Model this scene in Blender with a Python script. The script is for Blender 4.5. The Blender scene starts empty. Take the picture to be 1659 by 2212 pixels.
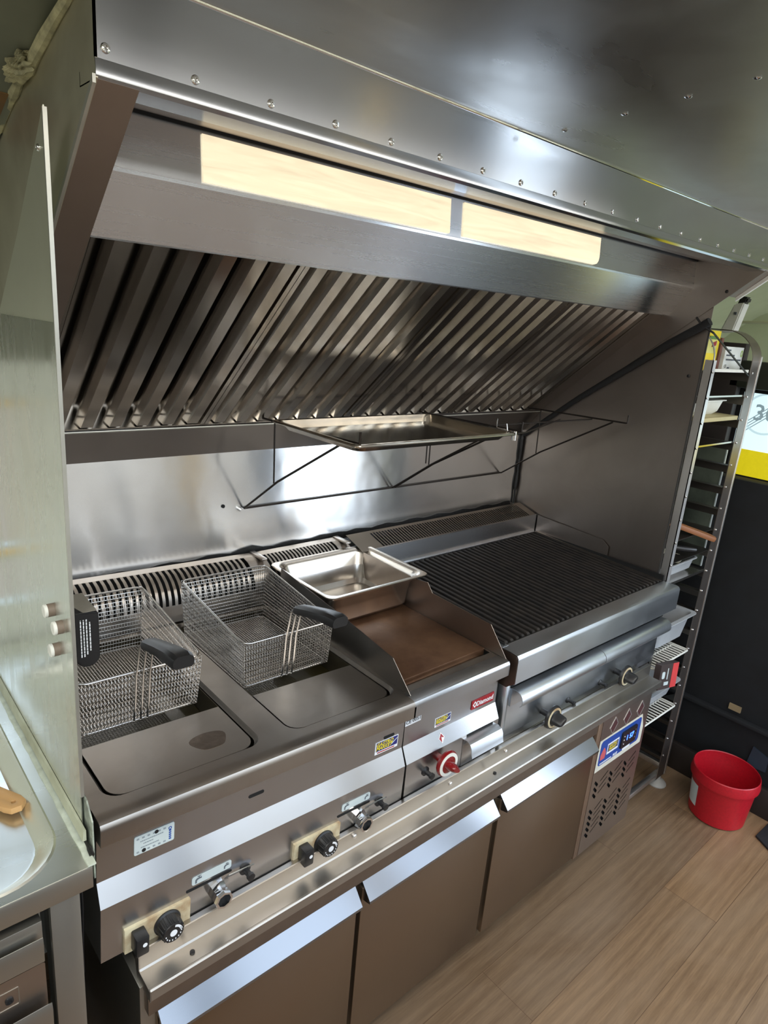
import bpy, bmesh, math, random
from mathutils import Vector, Matrix
random.seed(7)
sc = bpy.context.scene
COL = sc.collection
R_ = math.radians

# ------------------------------------------------------------------ camera
Rm = [[0.75106079, -0.65527808, 0.08073613],
      [-0.12622263, -0.26253816, -0.95663032],
      [0.64805519, 0.7082968, -0.27989304]]
cam = bpy.data.cameras.new('camera')
camo = bpy.data.objects.new('camera', cam)
COL.objects.link(camo)
right, down, fwd = Vector(Rm[0]), Vector(Rm[1]), Vector(Rm[2])
M3 = Matrix((right, -down, -fwd)).transposed()
q = M3.to_quaternion(); q.normalize()
camo.rotation_mode = 'QUATERNION'
camo.rotation_quaternion = q
camo.location = (-0.2796, -0.8593, 1.6434)
cam.sensor_fit = 'VERTICAL'
cam.sensor_height = 36.0
cam.lens = 1434.36 / 2212 * 36.0
cam.clip_start = 0.02
cam.clip_end = 50
sc.camera = camo

# ------------------------------------------------------------------ colour management, world, lights
sc.view_settings.view_transform = 'Standard'
sc.view_settings.look = 'None'
sc.view_settings.gamma = 1
sc.view_settings.use_curve_mapping = False
sc.view_settings.exposure = 0.68
sc.cycles.use_denoising = True
sc.cycles.max_bounces = 8
sc.cycles.sample_clamp_indirect = 6

world = bpy.data.worlds.new('daylight')
sc.world = world
world.use_nodes = True
wn = world.node_tree
wn.nodes.clear()
w_out = wn.nodes.new('ShaderNodeOutputWorld')
w_bg = wn.nodes.new('ShaderNodeBackground')
w_tc = wn.nodes.new('ShaderNodeTexCoord')
w_sep = wn.nodes.new('ShaderNodeSeparateXYZ')
w_ramp = wn.nodes.new('ShaderNodeValToRGB')
wn.links.new(w_tc.outputs['Generated'], w_sep.inputs[0])
wn.links.new(w_sep.outputs['Z'], w_ramp.inputs[0])
wn.links.new(w_ramp.outputs[0], w_bg.inputs[0])
wn.links.new(w_bg.outputs[0], w_out.inputs[0])
cr = w_ramp.color_ramp
cr.elements[0].position = 0.0; cr.elements[0].color = (.16, .155, .14, 1)
cr.elements[1].position = 1.0; cr.elements[1].color = (.45, .66, 1.0, 1)
e = cr.elements.new(0.02); e.color = (.55, .60, .60, 1)
e = cr.elements.new(0.12); e.color = (.80, .90, 1.0, 1)
w_bg.inputs[1].default_value = 1.9

def area(name, loc, rot, sx, sy, power, col=(1, 1, 1), portal=False, spread=None):
    l = bpy.data.lights.new(name, 'AREA')
    l.shape = 'RECTANGLE'; l.size = sx; l.size_y = sy; l.energy = power; l.color = col
    if spread: l.spread = spread
    if portal: l.cycles.is_portal = True
    o = bpy.data.objects.new(name, l)
    o.location = loc; o.rotation_euler = rot
    COL.objects.link(o)
    return o

# serving side of the van: openings in the wall y = YO  (x0, x1, z0, z1)
YO = -1.5
HATCH = [(-1.45, -0.62, 1.0, 1.90), (-0.50, 0.56, 0.70, 1.90), (0.66, 1.42, 0.06, 1.90), (1.56, 1.96, 0.06, 1.90),
         (2.22, 3.0, -0.05, 1.84)]
for i, (a, b, c, d) in enumerate(HATCH):   # light portals sit in the openings: they only guide the sky light in
    area('daylight_portal', ((a + b) / 2, YO - .02, (c + d) / 2), (R_(-90), 0, 0), b - a, d - c, 1, portal=True)
XL = -1.75
LWIN = [(-0.92, -0.40, 1.18, 1.55)]
for (a, b, c, d) in LWIN:
    area('daylight_portal', (XL - .02, (a + b) / 2, (c + d) / 2), (R_(-90), 0, R_(-90)), b - a, d - c, 1, portal=True)
area('daylight_portal', (-.10, .80, 1.2), (R_(90), 0, 0), .2, .5, 1, portal=True)
area('daylight_portal', (3.32, -.62, 1.42), (R_(-90), 0, R_(90)), 1.3, .56, 1, portal=True)

# daylight falling through the open side door
area('door_daylight', (2.62, -1.78, 1.05), (R_(84), 0, 0), .8, 1.8, 15, (.74, .86, 1.0))
# added fill lights under the roof, out of view, to brighten the interior
area('fill_light', (1.15, -1.02, 2.05), (0, 0, 0), 2.6, .8, 26, (1.0, .95, .88))
area('fill_light', (2.85, -.45, 2.02), (0, 0, 0), .6, .5, 5, (1.0, 1.0, .90))
area('fill_light', (-.95, -.75, 2.05), (0, 0, 0), 1.0, .7, 15, (1.0, 1.0, .95))

# ------------------------------------------------------------------ materials
MATS = {}
def newmat(name):
    m = bpy.data.materials.new(name); m.use_nodes = True
    nt = m.node_tree
    return m, nt, nt.nodes['Principled BSDF']

def node(nt, typ, **kw):
    n = nt.nodes.new(typ)
    for k, v in kw.items():
        setattr(n, k, v)
    return n

def mapped(nt, scale, coord='Object'):
    tc = node(nt, 'ShaderNodeTexCoord'); mp = node(nt, 'ShaderNodeMapping')
    mp.inputs['Scale'].default_value = scale
    nt.links.new(tc.outputs[coord], mp.inputs[0])
    return mp.outputs[0]

def noise(nt, vec, scale, detail=3, rough=.5, dist=0):
    n = node(nt, 'ShaderNodeTexNoise')
    n.inputs['Scale'].default_value = scale; n.inputs['Detail'].default_value = detail
    n.inputs['Roughness'].default_value = rough; n.inputs['Distortion'].default_value = dist
    nt.links.new(vec, n.inputs['Vector'])
    return n.outputs[0]

def ramp(nt, fac, stops):
    r = node(nt, 'ShaderNodeValToRGB')
    el = r.color_ramp.elements
    while len(el) < len(stops): el.new(.5)
    for e_, (p, c) in zip(el, stops):
        e_.position = p
        e_.color = (c, c, c, 1) if isinstance(c, (int, float)) else (*c, 1)
    nt.links.new(fac, r.inputs[0])
    return r.outputs[0]

def mixc(nt, fac, a, b, mode='MIX'):
    m = node(nt, 'ShaderNodeMix'); m.data_type = 'RGBA'; m.blend_type = mode
    for s, v in ((m.inputs[6], a), (m.inputs[7], b)):
        if hasattr(v, 'links'): nt.links.new(v, s)
        else: s.default_value = (*v, 1)
    if hasattr(fac, 'links'): nt.links.new(fac, m.inputs[0])
    else: m.inputs[0].default_value = fac
    return m.outputs[2]

def steel(name, col=(.60, .59, .57), rough=.28, aniso=.5, tangent=(1, 0, 0), brush=(4, 220, 220), scratch=.05, dent=.0,
          dent_scale=3.0, stain=.25, stain_col=(.36, .31, .26), stain_scale=4.0, smear=0.0, smear_scale=(3, 9, 9)):
    if name in MATS: return MATS[name]
    m, nt, p = newmat(name)
    p.inputs['Metallic'].default_value = 1
    p.inputs['Anisotropic'].default_value = aniso
    p.inputs['Anisotropic Rotation'].default_value = .25   # highlights spread across the brushing
    cv = node(nt, 'ShaderNodeCombineXYZ')
    for i in range(3): cv.inputs[i].default_value = tangent[i]
    nt.links.new(cv.outputs[0], p.inputs['Tangent'])
    big = noise(nt, mapped(nt, (1, 1, 1)), stain_scale, 4, .6, .6)
    mask = ramp(nt, big, [(.42, 0.0), (.72, 1.0)])
    mm = node(nt, 'ShaderNodeMath', operation='MULTIPLY'); mm.inputs[1].default_value = stain
    nt.links.new(mask, mm.inputs[0])
    c = mixc(nt, mm.outputs[0], col, stain_col)
    nt.links.new(c, p.inputs['Base Color'])
    br = noise(nt, mapped(nt, tuple(q_ * 1.8 if q_ > 50 else q_ * .6 for q_ in brush)), 1.0, 2, .5)
    # roughness = rough + brush + smears
    a = node(nt, 'ShaderNodeMath', operation='MULTIPLY_ADD'); a.inputs[1].default_value = .03; a.inputs[2].default_value = rough - .015
    nt.links.new(br, a.inputs[0])
    rr = a.outputs[0]
    if smear:
        sm = noise(nt, mapped(nt, smear_scale), 1.3, 3, .5, .8)
        b = node(nt, 'ShaderNodeMath', operation='MULTIPLY_ADD'); b.inputs[1].default_value = smear
        nt.links.new(ramp(nt, sm, [(.30, 0.0), (.80, 1.0)]), b.inputs[0]); nt.links.new(rr, b.inputs[2]); rr = b.outputs[0]
    nt.links.new(rr, p.inputs['Roughness'])
    h = br; nrm = None
    bp = node(nt, 'ShaderNodeBump'); bp.inputs['Strength'].default_value = scratch * .05; bp.inputs['Distance'].default_value = .001
    nt.links.new(br, bp.inputs['Height'])
    if dent:
        d = noise(nt, mapped(nt, (1, 1, 1)), dent_scale, 2, .4)
        bd = node(nt, 'ShaderNodeBump'); bd.inputs['Strength'].default_value = 1.0; bd.inputs['Distance'].default_value = dent
        nt.links.new(d, bd.inputs['Height']); nt.links.new(bd.outputs[0], bp.inputs['Normal'])
    nt.links.new(bp.outputs[0], p.inputs['Normal'])
    MATS[name] = m
    return m

def plain(name, col, rough=.5, metal=0.0, spec=.5, var=.0, var_scale=20, bump=0.0, bump_scale=60, col2=None, trans=0.0, coat=0):
    if name in MATS: return MATS[name]
    m, nt, p = newmat(name)
    p.inputs['Base Color'].default_value = (*col, 1)
    p.inputs['Roughness'].default_value = rough
    p.inputs['Metallic'].default_value = metal
    p.inputs['Specular IOR Level'].default_value = spec
    if coat: p.inputs['Coat Weight'].default_value = coat
    if trans:
        p.inputs['Transmission Weight'].default_value = trans
    n = noise(nt, mapped(nt, (1, 1, 1)), var_scale, 4, .6)
    c2 = col2 if col2 else tuple(x * (1 - (var or .12)) for x in col)
    nt.links.new(mixc(nt, ramp(nt, n, [(.35, 0.0), (.7, 1.0)]), col, c2), p.inputs['Base Color'])
    if bump:
        b = node(nt, 'ShaderNodeBump'); b.inputs['Strength'].default_value = bump; b.inputs['Distance'].default_value = .002
        nt.links.new(noise(nt, mapped(nt, (1, 1, 1)), bump_scale, 3), b.inputs['Height'])
        nt.links.new(b.outputs[0], p.inputs['Normal'])
    MATS[name] = m
    return m

def emit(name, col, strength, var=0.0):
    m, nt, p = newmat(name)
    p.inputs['Base Color'].default_value = (*[c * .6 for c in col], 1)
    p.inputs['Roughness'].default_value = .4
    p.inputs['Emission Strength'].default_value = strength
    if var:
        n = noise(nt, mapped(nt, (3, 40, 40)), 1.5, 4, .6, 1.0)
        nt.links.new(mixc(nt, ramp(nt, n, [(.3, 0.0), (.75, 1.0)]), col, tuple(c * (1 - var) for c in col)), p.inputs['Emission Color'])
    else:
        p.inputs['Emission Color'].default_value = (*col, 1)
    return m

def srgb(r, g, b):
    f = lambda v: ((v / 255 + .055) / 1.055) ** 2.4 if v > 10 else v / 255 / 12.92
    return (f(r), f(g), f(b))

S_WALL = steel('brushed steel splashback', (.86, .855, .85), .20, .93, scratch=.10, dent=.0014, dent_scale=7, stain=.14, smear=.0)
S_SIDE = steel('greasy steel side', (.42, .37, .335), .36, .3, tangent=(0, 1, 0), brush=(220, 6, 220), scratch=.05, stain=.3, stain_col=(.26, .22, .19))
S_LEFT = steel('partition steel', (.82, .83, .80), .17, .3, tangent=(0, 0, 1), brush=(160, 160, 5), scratch=.08, dent=.001, stain=.25, stain_col=(.5, .5, .4), smear=.2, smear_scale=(20, 20, 3))
S_HOOD = steel('hood steel', (.64, .70, .79), .22, .75, scratch=.08, dent=.0006, stain=.12, smear=.06)
S_FASCIA = steel('hood fascia steel', (.50, .52, .56), .15, .85, scratch=.08, dent=.0006, stain=.15)
S_PLATE = steel('scuffed plate steel', (.82, .83, .72), .42, .2, tangent=(0, 0, 1), brush=(100, 100, 4), stain=.2, stain_col=(.6, .6, .48))
S_VISOR = steel('visor steel', (.78, .82, .88), .27, .92, scratch=.08, stain=.12)
S_CEIL = steel('ceiling steel', (.56, .56, .53), .24, .5, scratch=.08, dent=.003, dent_scale=2.2, stain=.3, smear=.25, smear_scale=(2, 5, 5))
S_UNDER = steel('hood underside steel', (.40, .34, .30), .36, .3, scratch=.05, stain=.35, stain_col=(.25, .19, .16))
S_HSIDE = steel('hood side steel', (.72, .70, .58), .42, .4, tangent=(0, 0, 1), brush=(100, 100, 4), scratch=.05, stain=.6, stain_col=(.30, .26, .17), stain_scale=3)
S_FILT = steel('filter steel', (.60, .56, .51), .18, .5, tangent=(0, .75, -.65), brush=(200, 6, 6), scratch=.04, stain=.35, stain_col=(.25, .2, .17))
S_GUT = steel('gutter steel', (.40, .37, .35), .30, .6, scratch=.05, stain=.3)
S_TOP = steel('fryer top steel', (.46, .425, .39), .30, .4, scratch=.05, stain=.45, stain_col=(.33, .28, .24), stain_scale=7)
S_FRONT = steel('appliance front steel', (.50, .505, .52), .26, .55, scratch=.06, stain=.2, smear=.0)
S_GRILLF = steel('grill front steel', (.66, .70, .75), .28, .5, scratch=.06, stain=.15, smear=.12)
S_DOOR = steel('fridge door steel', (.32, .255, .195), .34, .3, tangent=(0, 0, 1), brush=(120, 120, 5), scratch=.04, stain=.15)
S_GRIP = steel('fridge grip steel', (.30, .31, .33), .22, .4, scratch=.05, stain=.1)
S_LEDGE = steel('fridge worktop steel', (.46, .43, .39), .30, .5, scratch=.06, stain=.25, smear=.12)
S_SINK = steel('sink steel', (.80, .81, .75), .24, .4, scratch=.06, dent=.001, stain=.2, stain_col=(.5, .48, .38), smear=.15)
S_CAB = steel('cabinet steel', (.44, .43, .39), .36, .4, tangent=(1, 0, 0), scratch=.05, stain=.2)
S_PAN = steel('pan steel', (.62, .59, .55), .24, .2, scratch=.03, dent=.0006, dent_scale=12, stain=.3, stain_scale=9)
S_TRAY = steel('tray steel', (.66, .62, .55), .15, .2, scratch=.02, stain=.1)
S_WIRE = plain('bright wire', (.62, .60, .58), .28, 1.0)
S_RACK = steel('rack steel', (.72, .70, .68), .40, .3, tangent=(0, 0, 1), scratch=.05, stain=.3)
S_RUN2 = plain('brown tinted upright steel', (.30, .26, .235), .42, 1.0)
S_RUN = plain('dull dark runner steel', (.16, .145, .13), .45, 1.0)
S_CHROME = plain('chrome', (.85, .85, .85), .06, 1.0)
BLACK = plain('black plastic', (.012, .012, .013), .38, var_scale=40)
BLACK_M = plain('black matt', (.010, .010, .011), .75, var_scale=30, bump=.3)
IRON = plain('black cast iron', (.011, .010, .010), .58, .1, var_scale=30, bump=.4, bump_scale=90, col2=(.03, .024, .02))
DARKWIRE = plain('dark oxidised wire', (.035, .028, .024), .42, .7)
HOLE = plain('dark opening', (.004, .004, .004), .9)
OIL = plain('used frying oil', (.022, .017, .004), .12, 0, .5, coat=.6)
RUST = plain('seasoned griddle plate', srgb(118, 88, 66), .38, .55, var_scale=9, col2=srgb(84, 58, 42), bump=.12, bump_scale=120)
CREAM = plain('cream plastic', srgb(206, 196, 164), .5, var_scale=25, col2=srgb(150, 120, 86))
WHITE = plain('white plastic', srgb(226, 226, 218), .4)
WHITEP = plain('white print', srgb(225, 228, 232), .5)
LABELP = plain('pale label', srgb(196, 206, 206), .45, var_scale=8, col2=srgb(178, 190, 192))
GREYP = plain('grey print', srgb(90, 96, 104), .6)
INK = plain('black ink', srgb(22, 22, 24), .6)
BLUE = plain('blue print', srgb(30, 70, 150), .4)
NAVY = plain('navy print', srgb(38, 40, 110), .4)
YELLOW = plain('yellow print', srgb(214, 196, 40), .5)
RED = plain('red print', srgb(150, 26, 36), .45)
REDK = plain('red knob plastic', srgb(122, 12, 18), .22, coat=.3)
BUCKET = plain('red bucket plastic', srgb(178, 16, 32), .42, var_scale=120, col2=srgb(160, 13, 28))
TAN = plain('light wood handle', srgb(190, 148, 96), .5, var_scale=10)
BROWNW = plain('brown wood', srgb(134, 84, 48), .5, var_scale=14)
LINER = plain('pale grey green lining', srgb(192, 195, 184), .5, var_scale=5)
FOAM = plain('sealing foam', srgb(176, 170, 132), .8, var_scale=40, col2=srgb(120, 118, 92), bump=1.0, bump_scale=40)
STAIN = plain('brown adhesive residue', srgb(112, 78, 30), .6, var_scale=14, col2=srgb(80, 62, 34))
SHELL = plain('painted van shell', srgb(104, 106, 88), .45, var_scale=5, col2=srgb(84, 88, 74))
CEILP = plain('pale green roof lining', srgb(186, 190, 156), .5, var_scale=4, col2=srgb(172, 176, 140))
WALLP = plain('interior lining', srgb(205, 198, 184), .55, var_scale=4)
POSTW = plain('pale wood post', srgb(204, 180, 132), .5, var_scale=12)
BULK = plain('black bulkhead cloth', srgb(15, 18, 22), .8, var_scale=14, col2=srgb(9, 10, 13), bump=.2)
RUBBER = plain('black rubber', (.012, .012, .014), .7, bump=.5, bump_scale=150)
SEAL = plain('mouldy sealant', srgb(168, 176, 160), .5, var_scale=34, col2=srgb(24, 26, 26), bump=.8, bump_scale=60)
BSEAL = plain('black sealant', srgb(20, 19, 18), .5, bump=.8, bump_scale=70)
CLEAR = plain('cloudy clear plastic', srgb(196, 200, 204), .30, 0, .5, trans=.3)
FOOTG = plain('grey plastic foot', srgb(150, 148, 142), .5)
BOXY = plain('yellow carton', srgb(228, 204, 40), .6)
BOXW = plain('white carton', srgb(214, 216, 212), .6)
BOXBR = plain('brown carton', srgb(110, 70, 58), .7)
PAPER = plain('crumpled paper', srgb(206, 200, 176), .7, var_scale=30, col2=srgb(168, 150, 120))

m, nt, p = newmat('wood vinyl planks')
v = mapped(nt, (1, 1, 1))
bk = node(nt, 'ShaderNodeTexBrick'); bk.offset = .37; bk.offset_frequency = 2
bk.inputs['Color1'].default_value = (0, 0, 0, 1); bk.inputs['Color2'].default_value = (1, 1, 1, 1); bk.inputs['Mortar'].default_value = (.5, .5, .5, 1)
bk.inputs['Scale'].default_value = 1; bk.inputs['Mortar Size'].default_value = .0007; bk.inputs['Brick Width'].default_value = 1.15
bk.inputs['Row Height'].default_value = .1735; bk.inputs['Bias'].default_value = 0
mpb = node(nt, 'ShaderNodeMapping'); mpb.inputs['Location'].default_value = (.17, .055, 0)
nt.links.new(v, mpb.inputs[0]); nt.links.new(mpb.outputs[0], bk.inputs['Vector'])
# every plank gets its own stretch of grain
addv = node(nt, 'ShaderNodeVectorMath', operation='MULTIPLY_ADD')
nt.links.new(bk.outputs['Color'], addv.inputs[0]); addv.inputs[1].default_value = (3.1, 5.7, 0); nt.links.new(v, addv.inputs[2])
mg = node(nt, 'ShaderNodeMapping'); mg.inputs['Scale'].default_value = (1.6, 13, 1)
nt.links.new(addv.outputs[0], mg.inputs[0])
wv = node(nt, 'ShaderNodeTexWave'); wv.wave_type = 'BANDS'; wv.bands_direction = 'Y'
wv.inputs['Scale'].default_value = .75; wv.inputs['Distortion'].default_value = 9; wv.inputs['Detail'].default_value = 3; wv.inputs['Detail Scale'].default_value = .8
nt.links.new(mg.outputs[0], wv.inputs['Vector'])
fine = noise(nt, mapped(nt, (9, 190, 1)), 1.2, 4, .7, .4)
patch = noise(nt, mapped(nt, (1, 2, 1)), 2.2, 4, .6, .5)
c1 = mixc(nt, ramp(nt, wv.outputs[0], [(.15, 0.0), (.95, .42)]), srgb(136, 110, 82), srgb(96, 74, 52))
c2 = mixc(nt, ramp(nt, fine, [(.35, 0.0), (.75, .75)]), c1, srgb(98, 74, 54))
c3 = mixc(nt, ramp(nt, patch, [(.4, 0.0), (.8, .55)]), c2, srgb(152, 130, 106))
tone = ramp(nt, bk.outputs['Color'], [(0.0, (.78, .80, .84)), (.5, (1, 1, 1)), (1.0, (1.1, 1.06, 1.0))])
c4 = mixc(nt, 1.0, c3, tone, 'MULTIPLY')
c5 = mixc(nt, bk.outputs['Fac'], c4, srgb(84, 62, 44))
nt.links.new(c5, p.inputs['Base Color'])
p.inputs['Roughness'].default_value = .42
b = node(nt, 'ShaderNodeBump'); b.inputs['Strength'].default_value = .15; b.inputs['Distance'].default_value = .001
nt.links.new(fine, b.inputs['Height']); nt.links.new(b.outputs[0], p.inputs['Normal'])
WOOD = m

# ------------------------------------------------------------------ mesh building
WL = {}
class MB:
    def __init__(s): s.bm = bmesh.new()
    def box(s, x0, x1, y0, y1, z0, z1, bev=0.0, seg=2):
        t = bmesh.new()
        bmesh.ops.create_cube(t, size=1)
        for vv in t.verts:
            vv.co = Vector(((x0 + x1) / 2 + vv.co.x * (x1 - x0), (y0 + y1) / 2 + vv.co.y * (y1 - y0), (z0 + z1) / 2 + vv.co.z * (z1 - z0)))
        if bev:
            bmesh.ops.bevel(t, geom=t.edges[:], offset=bev, segments=seg, affect='EDGES', profile=.5)
        s.join(t); return s
    def join(s, t, mat=None):
        me = bpy.data.meshes.new('tmp'); t.to_mesh(me); t.free()
        if mat: me.transform(mat)
        s.bm.from_mesh(me); bpy.data.meshes.remove(me)
    def prism(s, pts, ax, a0, a1, bev=0.0):
        """closed polygon extruded along ax. pts are the two other coordinates in axis order"""
        t = bmesh.new()
        def mk(p_, a):
            if ax == 'x': return Vector((a, p_[0], p_[1]))
            if ax == 'y': return Vector((p_[0], a, p_[1]))
            return Vector((p_[0], p_[1], a))
        A = [t.verts.new(mk(p_, a0)) for p_ in pts]; B = [t.verts.new(mk(p_, a1)) for p_ in pts]
        n = len(pts)
        t.faces.new(A); t.faces.new(B[::-1])
        for i in range(n): t.faces.new((A[i], B[i], B[(i + 1) % n], A[(i + 1) % n]))
        bmesh.ops.recalc_face_normals(t, faces=t.faces[:])
        if bev: bmesh.ops.bevel(t, geom=t.edges[:], offset=bev, segments=2, affect='EDGES')
        s.join(t); return s
    def sheet(s, prof, ax, a0, a1, th):
        """open profile polyline given thickness th, extruded along ax"""
        n = len(prof); off = []
        for i in range(n):
            p0 = Vector(prof[max(i - 1, 0)]); p1 = Vector(prof[min(i + 1, n - 1)])
            if 0 < i < n - 1:
                d0 = (Vector(prof[i]) - p0).normalized(); d1 = (p1 - Vector(prof[i])).normalized()
                d = (d0 + d1).normalized(); k = 1 / max(.4, d.dot(d0))
            else: d = (p1 - p0).normalized(); k = 1
            off.append((prof[i][0] - d.y * th * k, prof[i][1] + d.x * th * k))
        t = bmesh.new()
        def mk(p_, a):
            if ax == 'x': return Vector((a, p_[0], p_[1]))
            if ax == 'y': return Vector((p_[0], a, p_[1]))
            return Vector((p_[0], p_[1], a))
        rows = [[t.verts.new(mk(p_, a)) for p_ in P] for a in (a0, a1) for P in (prof, off)]
        for i in range(n - 1):
            t.faces.new((rows[0][i], rows[0][i + 1], rows[2][i + 1], rows[2][i]))
            t.faces.new((rows[1][i], rows[3][i], rows[3][i + 1], rows[1][i + 1]))
            t.faces.new((rows[0][i], rows[1][i], rows[1][i + 1], rows[0][i + 1]))
            t.faces.new((rows[2][i], rows[2][i + 1], rows[3][i + 1], rows[3][i]))
        for i in (0, n - 1): t.faces.new((rows[0][i], rows[2][i], rows[3][i], rows[1][i]))
        bmesh.ops.recalc_face_normals(t, faces=t.faces[:])
        s.join(t); return s
    def tube(s, pts, r, seg=8, closed=False, caps=True):
        pts = [Vector(p_) for p_ in pts]; n = len(pts)
        rs = r if isinstance(r, (list, tuple)) else [r] * n
        t = bmesh.new(); rings = []; prev = None
        for i in range(n):
            if closed: d = (pts[(i + 1) % n] - pts[i - 1]).normalized()
            elif i == 0: d = (pts[1] - pts[0]).normalized()
            elif i == n - 1: d = (pts[-1] - pts[-2]).normalized()
            else: d = ((pts[i + 1] - pts[i]).normalized() + (pts[i] - pts[i - 1]).normalized()).normalized()
            if prev is None:
                u = d.orthogonal().normalized()
            else:
                u = (prev - d * prev.dot(d)).normalized()
            prev = u; w = d.cross(u)
            rings.append([t.verts.new(pts[i] + (u * math.cos(2 * math.pi * (k + .5) / seg) + w * math.sin(2 * math.pi * (k + .5) / seg)) * rs[i]) for k in range(seg)])
        for i in range(n if closed else n - 1):
            A, B = rings[i], rings[(i + 1) % n]
            for k in range(seg): t.faces.new((A[k], A[(k + 1) % seg], B[(k + 1) % seg], B[k]))
        if caps and not closed:
            t.faces.new(rings[0][::-1]); t.faces.new(rings[-1])
        s.join(t); return s
    def lathe(s, prof, origin, axis=(0, 0, 1), seg=32):
        """prof: list of (radius, height) along axis"""
        t = bmesh.new(); rings = []
        for (r, h) in prof:
            if r < 1e-6: rings.append([t.verts.new((0, 0, h))])
            else: rings.append([t.verts.new((r * math.cos(2 * math.pi * k / seg), r * math.sin(2 * math.pi * k / seg), h)) for k in range(seg)])
        for A, B in zip(rings, rings[1:]):
            if len(A) == 1 and len(B) == 1: continue
            for k in range(seg):
                k2 = (k + 1) % seg
                if len(A) == 1: t.faces.new((A[0], B[k2], B[k]))
                elif len(B) == 1: t.faces.new((A[k], A[k2], B[0]))
                else: t.faces.new((A[k], A[k2], B[k2], B[k]))
        bmesh.ops.recalc_face_normals(t, faces=t.faces[:])
        qt = Vector((0, 0, 1)).rotation_difference(Vector(axis))
        s.join(t, Matrix.Translation(Vector(origin)) @ qt.to_matrix().to_4x4()); return s
    def cyl(s, p0, p1, r, r1=None, seg=20):
        p0, p1 = Vector(p0), Vector(p1); L = (p1 - p0).length
        r1 = r if r1 is None else r1
        return s.lathe([(0, 0), (r, 0), (r1, L), (0, L)], p0, (p1 - p0) / L, seg)
    def plate(s, outer, holes, th, mat4, bev=0.0):
        """flat sheet with holes: outlines in 2D, thickness along local z, placed by mat4"""
        cu = bpy.data.curves.new('tmp', 'CURVE'); cu.dimensions = '2D'; cu.fill_mode = 'BOTH'
        cu.extrude = th / 2; cu.bevel_depth = bev; cu.bevel_resolution = 1
        for poly in [outer] + holes:
            sp = cu.splines.new('POLY'); sp.points.add(len(poly) - 1)
            for i, p_ in enumerate(poly): sp.points[i].co = (p_[0], p_[1], 0, 1)
            sp.use_cyclic_u = True
        ob = bpy.data.objects.new('tmp', cu)
        me = bpy.data.meshes.new_from_object(ob)
        me.transform(mat4)
        s.bm.from_mesh(me)
        bpy.data.meshes.remove(me); bpy.data.objects.remove(ob); bpy.data.curves.remove(cu)
        return s
    def done(s, name, sharp=32):
        bmesh.ops.remove_doubles(s.bm, verts=s.bm.verts[:], dist=1e-6)
        me = bpy.data.meshes.new(name); s.bm.to_mesh(me); s.bm.free()
        for pl in me.polygons: pl.use_smooth = True
        me.set_sharp_from_angle(angle=R_(sharp))
        return me

def rrect(x0, x1, y0, y1, r, n=5):
    out = []
    for cx, cy, a in ((x1 - r, y0 + r, -90), (x1 - r, y1 - r, 0), (x0 + r, y1 - r, 90), (x0 + r, y0 + r, 180)):
        for k in range(n + 1):
            an = R_(a + 90 * k / n)
            out.append((cx + r * math.cos(an), cy + r * math.sin(an)))
    return out

def frame(o, u, v):
    u = Vector(u).normalized(); v = Vector(v).normalized(); w = u.cross(v)
    m4 = Matrix((u, v, w)).transposed().to_4x4()
    return Matrix.Translation(Vector(o)) @ m4

def tag(o, label=None, cat=None, group=None, kind=None):
    if label: o['label'] = label
    if cat: o['category'] = cat
    if group: o['group'] = group
    if kind: o['kind'] = kind
    return o

def E(name, loc, label, cat, group=None):
    o = bpy.data.objects.new(name, None); o.empty_display_size = .05
    o.location = loc; COL.objects.link(o); WL[o] = Vector(loc)
    return tag(o, label, cat, group)

def O(name, mb, mat, parent=None, label=None, cat=None, group=None, kind=None, sharp=32):
    me = mb if isinstance(mb, bpy.types.Mesh) else mb.done(name, sharp)
    me.materials.append(mat)
    o = bpy.data.objects.new(name, me); COL.objects.link(o)
    if parent is not None:
        o.parent = parent
        o.matrix_parent_inverse = Matrix.Translation(-WL.get(parent, Vector((0, 0, 0))))
        WL[o] = Vector((0, 0, 0))
    elif kind == 'structure':
        WL[o] = Vector((0, 0, 0))
    else:
        xs = [v_.co for v_ in me.vertices]
        base = Vector(((min(c.x for c in xs) + max(c.x for c in xs)) / 2, (min(c.y for c in xs) + max(c.y for c in xs)) / 2, min(c.z for c in xs)))
        me.transform(Matrix.Translation(-base)); o.location = base; WL[o] = base
    return tag(o, label, cat, group, kind)

def text(body, size, mat, parent, m4, name='lettering', ext=.0002, bold=.0, align='CENTER', shear=0, sx=1.0):
    cu = bpy.data.curves.new('tmp', 'FONT'); cu.body = body; cu.size = size; cu.extrude = ext; cu.offset = bold * size
    cu.align_x = align; cu.align_y = 'CENTER'; cu.shear = shear; cu.resolution_u = 2
    ob = bpy.data.objects.new('tmp', cu)
    me = bpy.data.meshes.new_from_object(ob)
    me.transform(Matrix.Diagonal((sx, 1, 1, 1))); me.transform(m4)
    bpy.data.objects.remove(ob); bpy.data.curves.remove(cu)
    return O(name, me, mat, parent)

def copy_tree(o, parent=None):
    c = o.copy(); COL.objects.link(c)
    WL[c] = WL.get(o, Vector((0, 0, 0))).copy()
    if parent is not None:
        mpi = o.matrix_parent_inverse.copy(); c.parent = parent; c.matrix_parent_inverse = mpi
    for ch in list(o.children): copy_tree(ch, c)
    return c

def S(name, mb, mat): return O(name, mb, mat, None, kind='structure')

FZ = -0.10      # floor level
# ================================================================== THE SHELL OF THE VAN
S('floor', MB().box(-1.8, 3.4, YO - .1, .9, FZ - .03, FZ), WOOD)
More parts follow.
